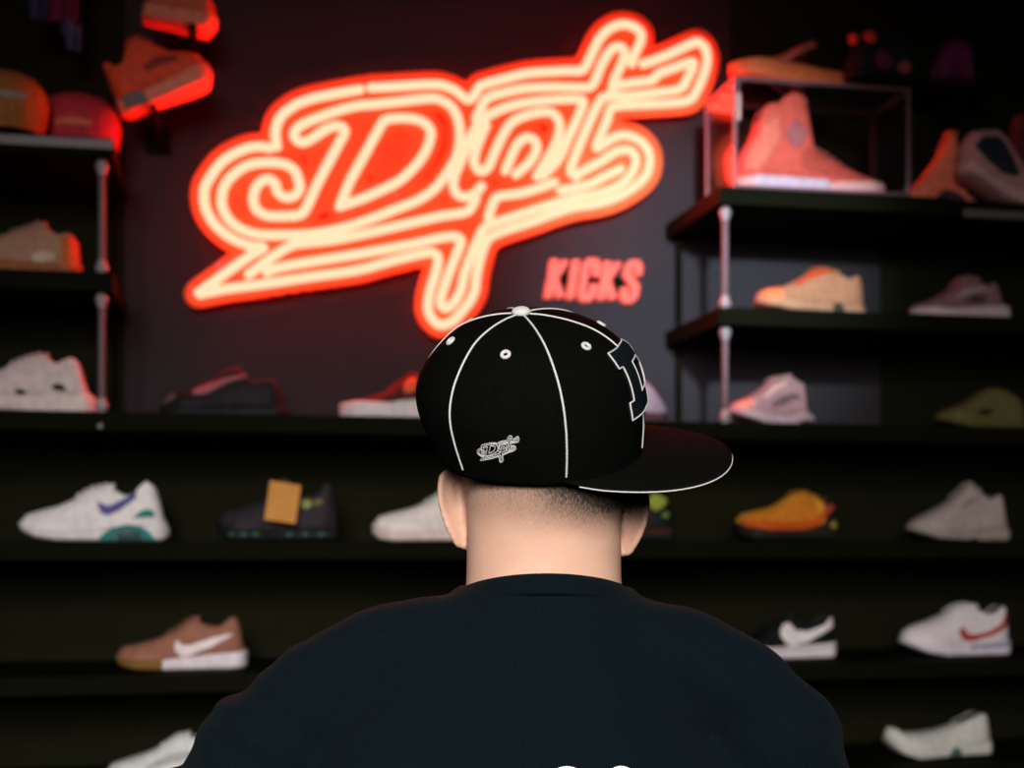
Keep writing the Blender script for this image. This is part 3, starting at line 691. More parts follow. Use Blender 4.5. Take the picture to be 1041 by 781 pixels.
# ------------------------------------------------------------------ dark shoes upper right on a small ledge
led = empty('wall_ledge', (0, 0, 0), label='small black ledge high on the wall at upper right carrying two dark shoes', cat='shelf')
lx0, lx1 = W(866, 86, .16).x, W(1010, 86, .16).x
zl = 1.5+(HOR-86)*mpp(930, .13)
bm = bmesh.new(); box(bm, lx0, lx1, -.17, -.0005, zl-.018, zl, .001); from_bm('board', bm, M_shelf, led, False)
for k in (.2, .8):
    x = lx0+(lx1-lx0)*k; bm = bmesh.new(); box(bm, x-.008, x+.008, -.14, -.0005, zl-.05, zl-.017, .001); from_bm('bracket', bm, M_shelf, led, False)
shoe('sneaker', 'dark sneaker with bright red dots behind the display case', zl,
     [(936,70),(936,58),(930,45),(922,42),(912,46),(904,40),(895,34),(888,31),(880,36),(872,46),(864,60),(860,70)],
     [(936,84),(860,84)], [(936,72),(860,74)], (.1, .35), (.014, .010, .013), (.012, .010, .012), base=86, yoff=.10, width=.04,
     overlays=[('lace_toggle', (.9, .06, .03), [(864,39),(868,36),(873,39)], [(864,45),(868,48),(873,45)]),
               ('lace_toggle', (.9, .07, .03), [(879,36),(886,32),(891,36)], [(879,44),(886,47),(891,43)]),
               ('side_patch', (.16, .025, .07), [(888,58),(898,52),(908,62)], [(888,70),(898,74),(908,70)]),
               ('side_patch', (.34, .08, .06), [(914,67),(922,62),(928,66)], [(914,73),(922,77),(928,72)])])
shoe('sneaker', 'dim purple sneaker standing at the right end of the high ledge', zl,
     [(996,70),(996,56),(992,42),(986,34),(976,34),(966,38),(960,48),(954,58),(950,72)],
     [(996,84),(950,84)], [(996,74),(950,76)], (0, 0), (.17, .025, .09), (.06, .015, .03), base=86, yoff=.10, width=.04, tongue=False,
     overlays=[('heel_panel', (.20, .025, .10), [(962,50),(976,40),(988,44)], [(962,68),(976,66),(988,60)])])
shoe('sneaker', 'dark sneaker with red heel edge cut by the right frame edge', ZR3-.004,
     [(1110,176),(1104,160),(1090,148),(1076,140),(1066,120),(1056,96),(1044,88),(1036,92),(1031,100),(1029,120),(1030,150),(1030,176)][::-1],
     [(1110,208),(1030,208)], [(1110,196),(1030,196)], (0, 0), (.09, .025, .03), (.06, .02, .03), base=208, yoff=.13, width=.045, tongue=False,
     overlays=[('heel_tab', (.16, .03, .03), [(1031,97),(1038,91),(1046,92)], [(1031,106),(1038,108),(1046,104)])])

# ------------------------------------------------------------------ shoes on angled pegs, upper left
def peg(x, z, y1, label):
    r = empty('shoe_peg', (x, 0, z), label=label, cat='bracket')
    bm = bmesh.new(); tube(bm, [(0, 0, 0), (0, y1, 0)], .007, 12); from_bm('peg', bm, M_shelf, r)
    bm = bmesh.new(); box(bm, -.025, .025, -.006, 0, -.03, .03, .001); from_bm('wall_plate', bm, M_shelf, r, False)
    return r
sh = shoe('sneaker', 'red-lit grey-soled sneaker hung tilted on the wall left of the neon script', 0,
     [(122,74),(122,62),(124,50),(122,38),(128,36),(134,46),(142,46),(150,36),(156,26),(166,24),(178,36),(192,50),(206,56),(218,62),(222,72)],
     [(122,92),(130,94),(215,94),(222,84)], [(122,78),(150,80),(190,78),(222,74)], (.10, .30), (.80, .075, .03), (.92, .22, .14), base=94, yoff=.20, width=.048, tongue=(.4, .06, .03),  # coral glow of the sign is put into upper and sole colours
     overlays=[('heel_sole', (.16, .13, .13), [(123,79),(135,79),(150,81)], [(123,90),(135,93),(150,93)], 'sole'),
               ('side_stripe', (.25, .03, .02), [(160,58),(176,54),(194,60)], [(160,64),(176,63),(194,66)])])
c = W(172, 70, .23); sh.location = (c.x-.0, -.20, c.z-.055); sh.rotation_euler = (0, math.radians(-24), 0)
peg(c.x-.03, c.z-.085, -.25, 'black wall peg under the tilted red-lit sneaker at upper left')
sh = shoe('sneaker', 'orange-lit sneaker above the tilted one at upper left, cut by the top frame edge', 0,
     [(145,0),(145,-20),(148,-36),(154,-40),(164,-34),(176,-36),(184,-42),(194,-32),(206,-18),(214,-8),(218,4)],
     [(145,20),(210,20),(218,12)], [(145,6),(180,6),(218,4)], (.1, .35), (.60, .10, .05), (.80, .20, .12), base=20, yoff=.20, width=.045)  # orange glow is put into these colours as well
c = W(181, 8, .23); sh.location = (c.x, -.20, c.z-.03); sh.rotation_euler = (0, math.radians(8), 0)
peg(c.x+.03, c.z-.042, -.25, 'black wall peg under the orange-lit sneaker at the top frame edge')
# hanging cloth
hc = empty('hanging_cloth', tuple(W(52, 20, .2)), label='dim blue and dark red folded cloth hanging at top left', cat='cloth')
def cloth(name, pts, m, dy):
    bm = bmesh.new(); s = mpp(52, .2); g = []
    NX, NZ = 16, 16
    for i in range(NX+1):
        r = []
        for j in range(NZ+1):
            u, v = i/NX, j/NZ
            a = Vector(pts[0]).lerp(Vector(pts[1]), u); b = Vector(pts[3]).lerp(Vector(pts[2]), u); q = a.lerp(b, v)
            r.append(bm.verts.new(((q.x-52)*s, dy+.008*math.sin(u*9+v*2), (20-q.y)*s)))
        g.append(r)
    for i in range(NX):
        for j in range(NZ): bm.faces.new((g[i][j], g[i+1][j], g[i+1][j+1], g[i][j+1]))
    o = from_bm(name, bm, m, hc); d = o.modifiers.new('s', 'SOLIDIFY'); d.thickness = .003; return o
cloth('blue_panel', [(26,-60),(46,-60),(48,22),(32,22)], shoe_mat((.05, .045, .11)), 0)
cloth('red_panel', [(46,-60),(80,-60),(78,22),(48,22)], shoe_mat((.15, .012, .04)), .004)
cloth('blue_panel', [(58,18),(81,20),(81,50),(68,48)], shoe_mat((.07, .06, .13)), .010)
bm = bmesh.new(); tube(bm, [(-.03, 0, .16), (-.03, .195, .16)], .006, 10); from_bm('hook', bm, M_shelf, hc)

# ------------------------------------------------------------------ caps (display caps and the worn cap share one builder)
PR = [(.885, 0), (.935, .12), (.985, .25), (1.02, .40), (1.01, .54), (.95, .68), (.83, .80), (.66, .895), (.45, .955), (.22, .99), (0, 1.0)]
def cap_surface(rx, ry, H, rear=.0, front=.0, taper=0.0, flare=0.0, deep=0.0):
    rs = [p[0] for p in PR]; hs = [p[1] for p in PR]
    ln = [0.0]
    for i in range(1, len(PR)):
        ln.append(ln[-1]+math.hypot((rs[i]-rs[i-1])*rx, (hs[i]-hs[i-1])*H))
    tot = ln[-1]; us = [l/tot for l in ln]
    # smooth the profile
    fine = smooth_path([(r, h, 0) for r, h in PR], 8)
    lf = [0.0]
    for i in range(1, len(fine)): lf.append(lf[-1]+math.hypot((fine[i].x-fine[i-1].x)*rx, (fine[i].y-fine[i-1].y)*H))
    uf = [l/lf[-1] for l in lf]; rf = [f.x for f in fine]; hf = [f.y for f in fine]
    def S(th, u, off=0.0):
        def P(th, u):
            r = interp(uf, rf, u); h = interp(uf, hf, u)
            c, s_ = math.cos(th), math.sin(th)
            bulge = math.sin(PI*min(1, h*1.0))*(rear*max(0, -c)**1.5+front*max(0, c)**1.5)
            # shallow creases at the six seams
            k = abs(math.sin(3*th)); cr = 1-.012*(1-k)**3*(1 if h > .3 else h/.3)
            r = r*(1-taper*(.5-.5*c)*math.exp(-((h-.84)/.24)**2)) + flare*max(0, c)*max(0, 1-h/.45)
            x = rx*r*c*cr+bulge*(-1 if c < 0 else 1)-taper*.07*h*h; y = ry*r*s_*cr*(1+deep*max(0, s_))
            return Vector((x, y, H*h))
        p = P(th, u)
        if off:
            e1 = P(th+.01, min(u, .985))-P(th-.01, min(u, .985)); u2 = min(u, .985); e2 = P(th, u2+.01)-P(th, u2-.01)
            n = e1.cross(e2)
            if n.length > 1e-12: p = p+n.normalized()*off
        return p
    S.arc = lf[-1]
    return S
def build_cap(root, S, rx, ry, m_crown, m_pipe, m_brim, m_button, brim_len=.07, droop=.10, curve=.012, piping=True, eyelets=True, edge_pipe=True, span=62, pr=.00095):
    bm = bmesh.new(); NT, NU = 120, 44; rows = []
    for j in range(NU):
        rows.append([bm.verts.new(S(2*PI*i/NT, j/NU*.995)) for i in range(NT)])
    top = bm.verts.new(S(0, 1.0))
    inner = [[bm.verts.new(S(2*PI*i/NT, j/NU*.995, -.0016)) for i in range(NT)] for j in range(NU)]; itop = bm.verts.new(S(0, 1.0)-Vector((0, 0, .0016)))
    for j in range(NU-1):
        for i in range(NT):
            k = (i+1) % NT
            bm.faces.new((rows[j][i], rows[j][k], rows[j+1][k], rows[j+1][i])); bm.faces.new((inner[j][k], inner[j][i], inner[j+1][i], inner[j+1][k]))
    for i in range(NT):
        k = (i+1) % NT
        bm.faces.new((rows[-1][i], rows[-1][k], top)); bm.faces.new((inner[-1][k], inner[-1][i], itop)); bm.faces.new((rows[0][k], rows[0][i], inner[0][i], inner[0][k]))
    crown = from_bm('crown', bm, m_crown, root)
    if piping:
        for k in range(6):
            th = k*PI/3; bm = bmesh.new()
            tube(bm, [S(th, .045+.95*i/60, .0002) for i in range(61)], pr, 8); from_bm('piping', bm, m_pipe, crown)
    if eyelets:
        for k in range(6):
            th = k*PI/3+PI/6; c = S(th, .615, .0006); n = (S(th, .615, .01)-S(th, .615)).normalized()
            a = n.orthogonal().normalized(); b = n.cross(a)
            bm = bmesh.new(); tube(bm, [c+a*math.cos(2*PI*i/20)*.0032+b*math.sin(2*PI*i/20)*.0032 for i in range(20)], .0016, 8, closed=True, nrm=n)
            from_bm('eyelet', bm, m_pipe, crown)
    bm = bmesh.new(); ball(bm, S(0, 1.0)+Vector((0, 0, .0015)), .0085, sz=.55); from_bm('button', bm, m_button, crown)
    # sweatband inside the hem
    bm = bmesh.new(); rr = [[], [], [], []]
    for i in range(72):
        th = 2*PI*i/72
        for q, (u, o) in enumerate(((.005, -.0022), (.16, -.0022), (.16, -.0045), (.005, -.0045))): rr[q].append(bm.verts.new(S(th, u, o)))
    for q in range(4):
        for i in range(72): bm.faces.new((rr[q][i], rr[q][(i+1) % 72], rr[(q+1) % 4][(i+1) % 72], rr[(q+1) % 4][i]))
    from_bm('sweatband', bm, M_under, crown)
    # brim
    A = math.radians(span); NI, NJ = 60, 12
    def B(a, v, dz=0):
        th = a*A; base = S(th, .012)
        ln = brim_len*(max(0, 1-abs(a)**3.2))**.5
        d = Vector((1.0, math.sin(th)*.14*ry/rx, 0))
        p = base + Vector((d.x*ln*v, d.y*ln*v, 0))
        z = -droop*ln*v - curve*(p.y/ry)**2 * min(1, ln*v/.03)
        return Vector((p.x, p.y, base.z+z+dz))
    bm = bmesh.new(); up = []; dn = []
    for i in range(NI+1):
        a = -1+2*i/NI
        up.append([bm.verts.new(B(a, j/NJ, .0016)) for j in range(NJ+1)]); dn.append([bm.verts.new(B(a, j/NJ, -.0016)) for j in range(NJ+1)])
    for i in range(NI):
        for j in range(NJ):
            bm.faces.new((up[i][j], up[i][j+1], up[i+1][j+1], up[i+1][j])); bm.faces.new((dn[i+1][j], dn[i+1][j+1], dn[i][j+1], dn[i][j]))
        bm.faces.new((up[i][NJ], dn[i][NJ], dn[i+1][NJ], up[i+1][NJ])); bm.faces.new((up[i+1][0], dn[i+1][0], dn[i][0], up[i][0]))
    bm.faces.new([v for v in up[0]]+[v for v in dn[0][::-1]]) ; bm.faces.new([v for v in up[NI][::-1]]+[v for v in dn[NI]])
    brim = from_bm('brim', bm, m_brim, root, merge=.00005)
    if edge_pipe:
        bm = bmesh.new(); tube(bm, [B(-.99+1.98*i/100, 1.0, -.0004)+Vector((.0002, 0, 0)) for i in range(101)], .00062, 8); from_bm('edge_stitch', bm, m_pipe, brim)
    return crown, brim
def display_cap(px, py, z, heading, col, pipe, label, yoff, brimc=None, patch=None):
    p = W(px, py, yoff); r = empty('baseball_cap', (p.x, -yoff, z), heading, label, 'cap', 'caps on the top left shelf')
    S = cap_surface(.098, .086, .125)
    m = shoe_mat(col)
    cr, br = build_cap(r, S, .098, .086, m, shoe_mat(pipe), shoe_mat(brimc or col), m, piping=False, eyelets=True, edge_pipe=False, droop=.02, curve=.01)
    r.location.z = z+.0125
    if patch:
        bm = bmesh.new(); g = [[bm.verts.new(S(patch[0]+math.radians(a), u, .0012)) for a in range(-22, 23, 4)] for u in (patch[2], patch[2]+.02, patch[2]+.04, patch[2]+.06)]
        for i in range(3):
            for j in range(len(g[0])-1): bm.faces.new((g[i][j], g[i][j+1], g[i+1][j+1], g[i+1][j]))
        q = from_bm('front_patch', bm, shoe_mat(patch[1]), cr)
    return r
display_cap(-1, 148, ZL3, math.radians(135), (.30, .10, .022), (.3, .12, .04), 'orange-brown cap with dull grey side mark at the left frame edge on the top shelf', .285, patch=(math.radians(150), (.25, .2, .18), .28))
display_cap(77, 152, ZL3, math.radians(115), (.46, .028, .045), (.3, .05, .05), 'maroon and red cap at the right end of the top left shelf', .165, brimc=(.20, .02, .03), patch=(math.radians(-205), (.6, .14, .07), .22))

# ------------------------------------------------------------------ the person
PD = 1.30
P0 = CAM + FWD*PD + RGT*((548-520.5)/F*PD); P0.z = 0
person = empty('person', tuple(P0), -math.atan(M), 'person seen from behind in black cap with white piping and dark navy T-shirt', 'person')
def cone(bm, a, b, ra, rb, seg=20, sy=1.0):
    """tapered limb with round ends"""
    a, b = Vector(a), Vector(b); n = 10
    d = (b-a); t = d.normalized(); s = t.orthogonal().normalized(); u = t.cross(s)
    rows = []
    def ring(c, r):
        out = []
        for k in range(seg):
            q = s*math.cos(2*PI*k/seg)*r+u*math.sin(2*PI*k/seg)*r; q.y *= sy; out.append(bm.verts.new(c+q))
        return out
    for g in (85, 60, 35, 15): g = math.radians(g); rows.append(ring(a-t*ra*math.sin(g), ra*math.cos(g)))
    for i in range(n+1): rows.append(ring(a+d*(i/n), ra+(rb-ra)*i/n))
    for g in (15, 35, 60, 85): g = math.radians(g); rows.append(ring(b+t*rb*math.sin(g), rb*math.cos(g)))
    for p, q in zip(rows[:-1], rows[1:]):
        for k in range(seg): bm.faces.new((p[k], p[(k+1) % seg], q[(k+1) % seg], q[k]))
    bm.faces.new(rows[0][::-1]); bm.faces.new(rows[-1])
def loft(bm, secs, seg=48, ex=2.0):
    """secs: (z, cx, half width, y back, y front) stacked ellipses"""
    rows = []
    for s in secs:
        z, cx, a, yb, yf = s[:5]; e = s[5] if len(s) > 5 else ex
        cy, b = (yb+yf)/2, (yf-yb)/2; r = []
        for k in range(seg):
            an = 2*PI*k/seg; c, sn = math.cos(an), math.sin(an)
            r.append(bm.verts.new((cx+a*math.copysign(abs(c)**(2/e), c), cy+b*math.copysign(abs(sn)**(2/e), sn), z)))
        rows.append(r)
    for p, q in zip(rows[:-1], rows[1:]):
        for k in range(seg): bm.faces.new((p[k], p[(k+1) % seg], q[(k+1) % seg], q[k]))
    bm.faces.new(rows[0][::-1]); bm.faces.new(rows[-1])
def dense(secs, n=6):
    arr = np.array([list(s)+([2.0] if len(s) == 5 else []) for s in secs]); pts = []
    out = []
    for i in range(len(arr)-1):
        p1, p2 = arr[i], arr[i+1]; p0 = arr[i-1] if i else 2*p1-p2; p3 = arr[i+2] if i+2 < len(arr) else 2*p2-p1
        for k in range(n):
            t = k/n; out.append(.5*((2*p1)+(p2-p0)*t+(2*p0-5*p1+4*p2-p3)*t*t+(3*p1-p0-3*p2+p3)*t**3))
    out.append(arr[-1]); return [tuple(o) for o in out]
hx = .004     # head centre to the right of the root
bm = bmesh.new()
# skull and face
loft(bm, dense([(1.425, hx, .024, .045, .098), (1.432, hx, .036, .02, .103), (1.45, hx, .050, -.02, .100), (1.475, hx, .062, -.060, .097), (1.50, hx, .068, -.0775, .095),
                (1.525, hx, .0715, -.0865, .094), (1.555, hx, .0745, -.094, .096), (1.585, hx, .0755, -.097, .090), (1.61, hx, .073, -.094, .078), (1.635, hx, .064, -.082, .062), (1.652, hx, .046, -.058, .045), (1.662, hx, .016, -.02, .02)]))
# neck
loft(bm, dense([(1.38, .002, .088, -.085, .06), (1.40, .003, .080, -.083, .055), (1.43, .004, .0735, -.079, .052), (1.46, .004, .0705, -.0770, .05), (1.49, .004, .0698, -.0785, .05), (1.515, .004, .0695, -.0835, .04), (1.535, .004, .069, -.0895, .03), (1.55, .004, .066, -.088, .03)]))
# face features
Y = .094
tube(bm, [(hx, Y, 1.565), (hx, Y+.009, 1.54), (hx, Y+.019, 1.517)], [.006, .008, .010], 12)
for sx in (-1, 1):
    ball(bm, (hx+sx*.010, Y+.010, 1.514), .0075)
    tube(bm, [(hx+sx*.012, Y-.002, 1.572), (hx+sx*.03, Y-.004, 1.575), (hx+sx*.048, Y-.016, 1.57)], .008, 10)
    ball(bm, (hx+sx*.031, Y-.015, 1.556), .0115)
    ball(bm, (hx+sx*.040, Y-.026, 1.524), .018)
tube(bm, [(hx-.024, Y-.003, 1.487), (hx, Y+.006, 1.489), (hx+.024, Y-.003, 1.487)], [.004, .006, .004], 10)
tube(bm, [(hx-.020, Y-.004, 1.478), (hx, Y+.004, 1.477), (hx+.020, Y-.004, 1.478)], [.004, .0065, .004], 10)
ball(bm, (hx, Y-.006, 1.447), .02)
# ears
def ear(sx, cx, zc, hgt, out):
    e1 = Vector((sx*math.sin(math.radians(out)), -math.cos(math.radians(out)), 0)); e2 = Vector((sx*.06, 0, 1)).normalized()
    o = Vector((cx, .006, zc))
    f = lambda a, b, d=0: o+e1*a+e2*b+e1.cross(e2)*d
    h = hgt/2
    rim = [(-.004, .55*h), (.004, .9*h), (.016, 1.0*h), (.028, .86*h), (.0335, .5*h), (.032, .05*h), (.027, -.35*h), (.020, -.68*h), (.012, -.93*h), (.003, -.90*h), (-.002, -.65*h)]
    tube(bm, smooth_path([f(a, b) for a, b in rim], 6), .0036, 10)
    # the bowl of the ear
    for (a, b, r1, r2) in ((.013, .42*h, .017, .5*h), (.013, -.12*h, .0165, .6*h), (.008, -.62*h, .010, .34*h)):
        m = Matrix((e1, e2, e1.cross(e2))).transposed()
        ball(bm, f(a, b), 1.0, sx=r1, sy=r2, sz=.0038, rot=m)
    ball(bm, f(.004, -.05*h), 1.0, sx=.013, sy=.5*h, sz=.009, rot=Matrix((e1, e2, e1.cross(e2))).transposed())
ear(-1, hx-.0705, 1.527, .072, 42)
ear(1, hx+.0715, 1.516, .062, 38)
# trunk under the shirt
loft(bm, dense([(.90, -.02, .155, -.105, .10, 2.3), (.98, -.02, .15, -.09, .09, 2.3), (1.08, -.02, .145, -.09, .09, 2.3), (1.20, -.02, .160, -.098, .090, 2.3), (1.30, -.02, .155, -.090, .078, 2.2), (1.36, -.01, .11, -.080, .064, 2.1), (1.41, 0, .075, -.075, .05)]))
shL, shR = Vector((-.200, -.017, 1.316)), Vector((.172, -.017, 1.322))
cone(bm, (-.02, -.03, 1.372), shL, .040, .036); cone(bm, (.02, -.03, 1.372), shR, .040, .036)
elL, wrL = Vector((-.335, -.005, 1.07)), Vector((-.32, .06, .84)); elR, wrR = Vector((.232, -.005, 1.06)), Vector((.235, .055, .83))
def hand(w, sx):
    d = Vector((0, .10, -.99)).normalized()
    cone(bm, w, w+d*.02, .026, .026, 16, .62*1.2)
    # palm: thin across x, wide along y
    pc = w+d*.055
    ball(bm, pc, 1.0, sx=.015, sy=.040, sz=.050)
    tips = [(.030, .070), (.010, .078), (-.010, .073), (-.029, .058)]
    for k, (yy, ln) in enumerate(tips):
        a = w+d*.085+Vector((0, yy, 0)); cur = -sx
        b = a+d*ln*.42+Vector((cur*.004, 0, 0)); c = b+d*ln*.32+Vector((cur*.010, -.002, 0)); e = c+d*ln*.22+Vector((cur*.012, -.003, 0))
        tube(bm, [a-d*.02, a, b, c, e], [.0088, .0088, .0083, .0078, .0068], 10)
    a = w+d*.03+Vector((-sx*.004, .03, 0)); tube(bm, [a, a+Vector((-sx*.008, .024, -.022)), a+Vector((-sx*.014, .034, -.045)), a+Vector((-sx*.016, .036, -.064))], [.013, .0115, .0098, .008], 10)
for s0, el, wr, sx in ((shL, elL, wrL, -1), (shR, elR, wrR, 1)):
    cone(bm, s0, el, .038, .039); cone(bm, el, wr, .041, .026, 20); hand(wr, sx)
# legs
for sx in (-1, 1):
    hp = Vector((-.02+sx*.085, 0, .90)); kn = Vector((-.02+sx*.095, .01, .48)); an = Vector((-.02+sx*.105, -.02, .085))
    cone(bm, hp, kn, .085, .055); cone(bm, kn, kn.lerp(an, .35)+Vector((0, -.012, 0)), .053, .055); cone(bm, kn.lerp(an, .3), an, .052, .038)
    cone(bm, an+Vector((0, -.02, -.04)), an+Vector((sx*.01, .15, -.048)), .034, .026)
body_me = remeshed(bm, .0026, 10, .5)
# skin with the faded stubble of the haircut
M_skin = bpy.data.materials.new('skin'); M_skin.use_nodes = True
nt = M_skin.node_tree; b = nt.nodes['Principled BSDF']; N = nt.nodes.new; LK = nt.links.new
tc = N('ShaderNodeTexCoord'); sep = N('ShaderNodeSeparateXYZ'); LK(tc.outputs['Object'], sep.inputs[0])
n1 = N('ShaderNodeTexNoise'); n1.inputs['Scale'].default_value = 34; n1.inputs['Detail'].default_value = 3; LK(tc.outputs['Object'], n1.inputs['Vector'])
n2 = N('ShaderNodeTexNoise'); n2.inputs['Scale'].default_value = 900; n2.inputs['Detail'].default_value = 2
mp = N('ShaderNodeMapping'); mp.inputs['Scale'].default_value = (1, 1, .28); LK(tc.outputs['Object'], mp.inputs['Vector']); LK(mp.outputs[0], n2.inputs['Vector'])
def math_(op, a, b_=None, clamp=False):
    m = N('ShaderNodeMath'); m.operation = op; m.use_clamp = clamp
    for i, v in enumerate((a, b_)):
        if v is None: continue
        if isinstance(v, (int, float)): m.inputs[i].default_value = v
        else: LK(v, m.inputs[i])
    return m.outputs[0]
# hairline height: a soft V at the nape, darker right of centre
xc = math_('SUBTRACT', sep.outputs['X'], .030)
v1 = math_('MULTIPLY', math_('POWER', math_('ABSOLUTE', math_('MULTIPLY', xc, 16)), 2.0), -.006)
up_ = math_('SUBTRACT', sep.outputs['Z'], 1.4965)
up_ = math_('ADD', up_, math_('MAXIMUM', v1, -.02))
up_ = math_('ADD', up_, math_('MULTIPLY', math_('SUBTRACT', n1.outputs['Fac'], .5), .012))
h_ = math_('MULTIPLY', up_, 22, True)
h_ = math_('MULTIPLY', math_('POWER', h_, 1.15), math_('ADD', .68, math_('MULTIPLY', math_('ADD', .012, sep.outputs['X']), 14.0, True)), True)
back = math_('MULTIPLY', math_('SUBTRACT', .045, sep.outputs['Y']), 40, True)
h_ = math_('MULTIPLY', h_, back)
st = math_('MULTIPLY', math_('ADD', math_('MULTIPLY', math_('SUBTRACT', n2.outputs['Fac'], .5), 1.1), .98), h_, True)
mixc = N('ShaderNodeMix'); mixc.data_type = 'RGBA'; LK(st, mixc.inputs['Factor'])
sk = N('ShaderNodeValToRGB'); sk.color_ramp.elements[0].position = .3; sk.color_ramp.elements[1].position = .7
sk.color_ramp.elements[0].color = (.60, .35, .250, 1); sk.color_ramp.elements[1].color = (.70, .43, .31, 1)
n3 = N('ShaderNodeTexNoise'); n3.inputs['Scale'].default_value = 14; n3.inputs['Detail'].default_value = 6; LK(tc.outputs['Object'], n3.inputs['Vector']); LK(n3.outputs['Fac'], sk.inputs['Fac'])
LK(sk.outputs['Color'], mixc.inputs['A']); mixc.inputs['B'].default_value = (.030, .024, .018, 1)
LK(mixc.outputs['Result'], b.inputs['Base Color']); b.inputs['Roughness'].default_value = .55; b.inputs['Specular IOR Level'].default_value = .3
b.inputs['Subsurface Weight'].default_value = .12; b.inputs['Subsurface Radius'].default_value = (1, .3, .15); b.inputs['Subsurface Scale'].default_value = .006
n4 = N('ShaderNodeTexNoise'); n4.inputs['Scale'].default_value = 420; n4.inputs['Detail'].default_value = 3; LK(tc.outputs['Object'], n4.inputs['Vector'])
bp = N('ShaderNodeBump'); bp.inputs['Strength'].default_value = .18; bp.inputs['Distance'].default_value = .001; LK(n4.outputs['Fac'], bp.inputs['Height']); LK(bp.outputs['Normal'], b.inputs['Normal'])
body = link('body', body_me, M_skin, person)
# short clipped hair strands
bvh = BVHTree.FromPolygons([v.co[:] for v in body_me.vertices], [tuple(p.vertices) for p in body_me.polygons])
bm = bmesh.new()
cnt = 0
for i in range(20000):
    x = rng.uniform(-.074, .082); z = rng.uniform(1.492, 1.60)
    dens = (z-1.498-min(.02, .008*(abs((x-.03)*16))**2))*17
    if dens <= 0 or rng.rand() > dens**1.6: continue
    hit, nn, idx, dist = bvh.ray_cast(Vector((x, -.4, z)), Vector((0, 1, 0)))
    if hit is None or hit.y > .0 or (abs(x-hx) > .0705 and z < 1.57): continue
    L = rng.uniform(.0012, .0030)*min(1.3, .45+dens*.5); r = .00007
    d = (nn*.55+Vector((rng.uniform(-.25, .25), 0, -.85+rng.uniform(-.2, .2)))).normalized(); a = d.orthogonal().normalized(); c = d.cross(a)
    vs = [bm.verts.new(hit+a*math.cos(q)*r+c*math.sin(q)*r) for q in (0, 2.09, 4.19)]; t = bm.verts.new(hit+d*L)
    for q in range(3): bm.faces.new((vs[q], vs[(q+1) % 3], t))
    cnt += 1
hair = from_bm('hair', bm, mat('dark_clipped_hair', (.022, .017, .013), .6, col2=(.035, .026, .02), nscale=200), person, False)
tag(hair, 'very short dark faded hair', kind='stuff')

# ---- T-shirt
bm = bmesh.new()
loft(bm, dense([(.84, -.02, .205, -.135, .13, 2.3), (.90, -.02, .20, -.13, .125, 2.3), (1.0, -.022, .19, -.12, .12, 2.3), (1.1, -.024, .192, -.125, .12, 2.3), (1.2, -.026, .205, -.132, .12, 2.3), (1.28, -.024, .200, -.130, .115, 2.2),
                (1.33, -.02, .185, -.120, .10, 2.1), (1.37, -.012, .155, -.112, .092, 2.1), (1.40, -.004, .130, -.105, .085, 2.0), (1.425, .002, .104, -.099, .075), (1.442, .005, .088, -.092, .068), (1.457, .0055, .0805, -.0868, .064)]))
for pts in ([(-.03, -.035, 1.404, .052), (-.135, -.03, 1.394, .048), (-.205, -.025, 1.352, .053), (-.238, -.023, 1.318, .060), (-.300, -.015, 1.21, .078), (-.335, -.010, 1.09, .082)],
            [(.035, -.035, 1.404, .052), (.12, -.03, 1.396, .048), (.182, -.025, 1.357, .052), (.206, -.022, 1.322, .065), (.218, -.012, 1.14, .072)]):
    for p, q in zip(pts[:-1], pts[1:]): cone(bm, p[:3], q[:3], p[3], q[3])
sm_me = remeshed(bm, .005, 12, .6)
# wrinkles
from mathutils import noise
NRM = [v.normal.copy() for v in sm_me.vertices]
for v, vn in zip(sm_me.vertices, NRM):
    c = v.co.copy()
    f = noise.noise(Vector((c.x*9+c.z*6, c.y*6, c.z*16-c.x*5)))*.0046 + noise.noise(Vector((c.x*26, c.y*20+3, c.z*40+c.x*14)))*.0012
    edge = max(0, abs(c.x+.02)-.13)
    f += edge*.08*noise.noise(Vector((c.x*22+c.z*30, c.y*8, c.z*9)))
    v.co = c+vn*f
M_shirt = mat('dark_navy_jersey', (.0018, .0052, .0078), .95, col2=(.0024, .0066, .0096), nscale=500, bump=.5, bscale=1300, spec=.06, sheen=.01)
shirt = link('t_shirt', sm_me, M_shirt, person)
# ribbed collar
bm = bmesh.new(); NT = 96
secs = []
for (dz, grow, th_) in ((0, 0, 0),):
    pass
prof = [(.0785, .0), (.0805, .0006), (.0835, -.006), (.0868, -.0145), (.0850, -.0185), (.079, -.012), (.0770, -.001)]
rows = []
for i in range(NT):
    th = 2*PI*i/NT; c, s_ = math.cos(th), math.sin(th)
    zt_ = 1.4535 + (.0165*max(0, -s_)**1.3 if s_ < 0 else -.035*s_**1.5)
    row = []
    for r, dz in prof:
        k = r/.0785
        row.append(bm.verts.new((.005+.0735*k*c, -.012+(.0705*k)*s_, zt_+dz*(1.0 if s_ < 0 else 1.1))))
    rows.append(row)
for i in range(NT):
    a, b2 = rows[i], rows[(i+1) % NT]; n = len(a)
    for k in range(n): bm.faces.new((a[k], a[(k+1) % n], b2[(k+1) % n], b2[k]))
collar = from_bm('collar', bm, M_shirt, shirt)
sb = BVHTree.FromPolygons([v.co[:] for v in sm_me.vertices], [tuple(p.vertices) for p in sm_me.polygons])
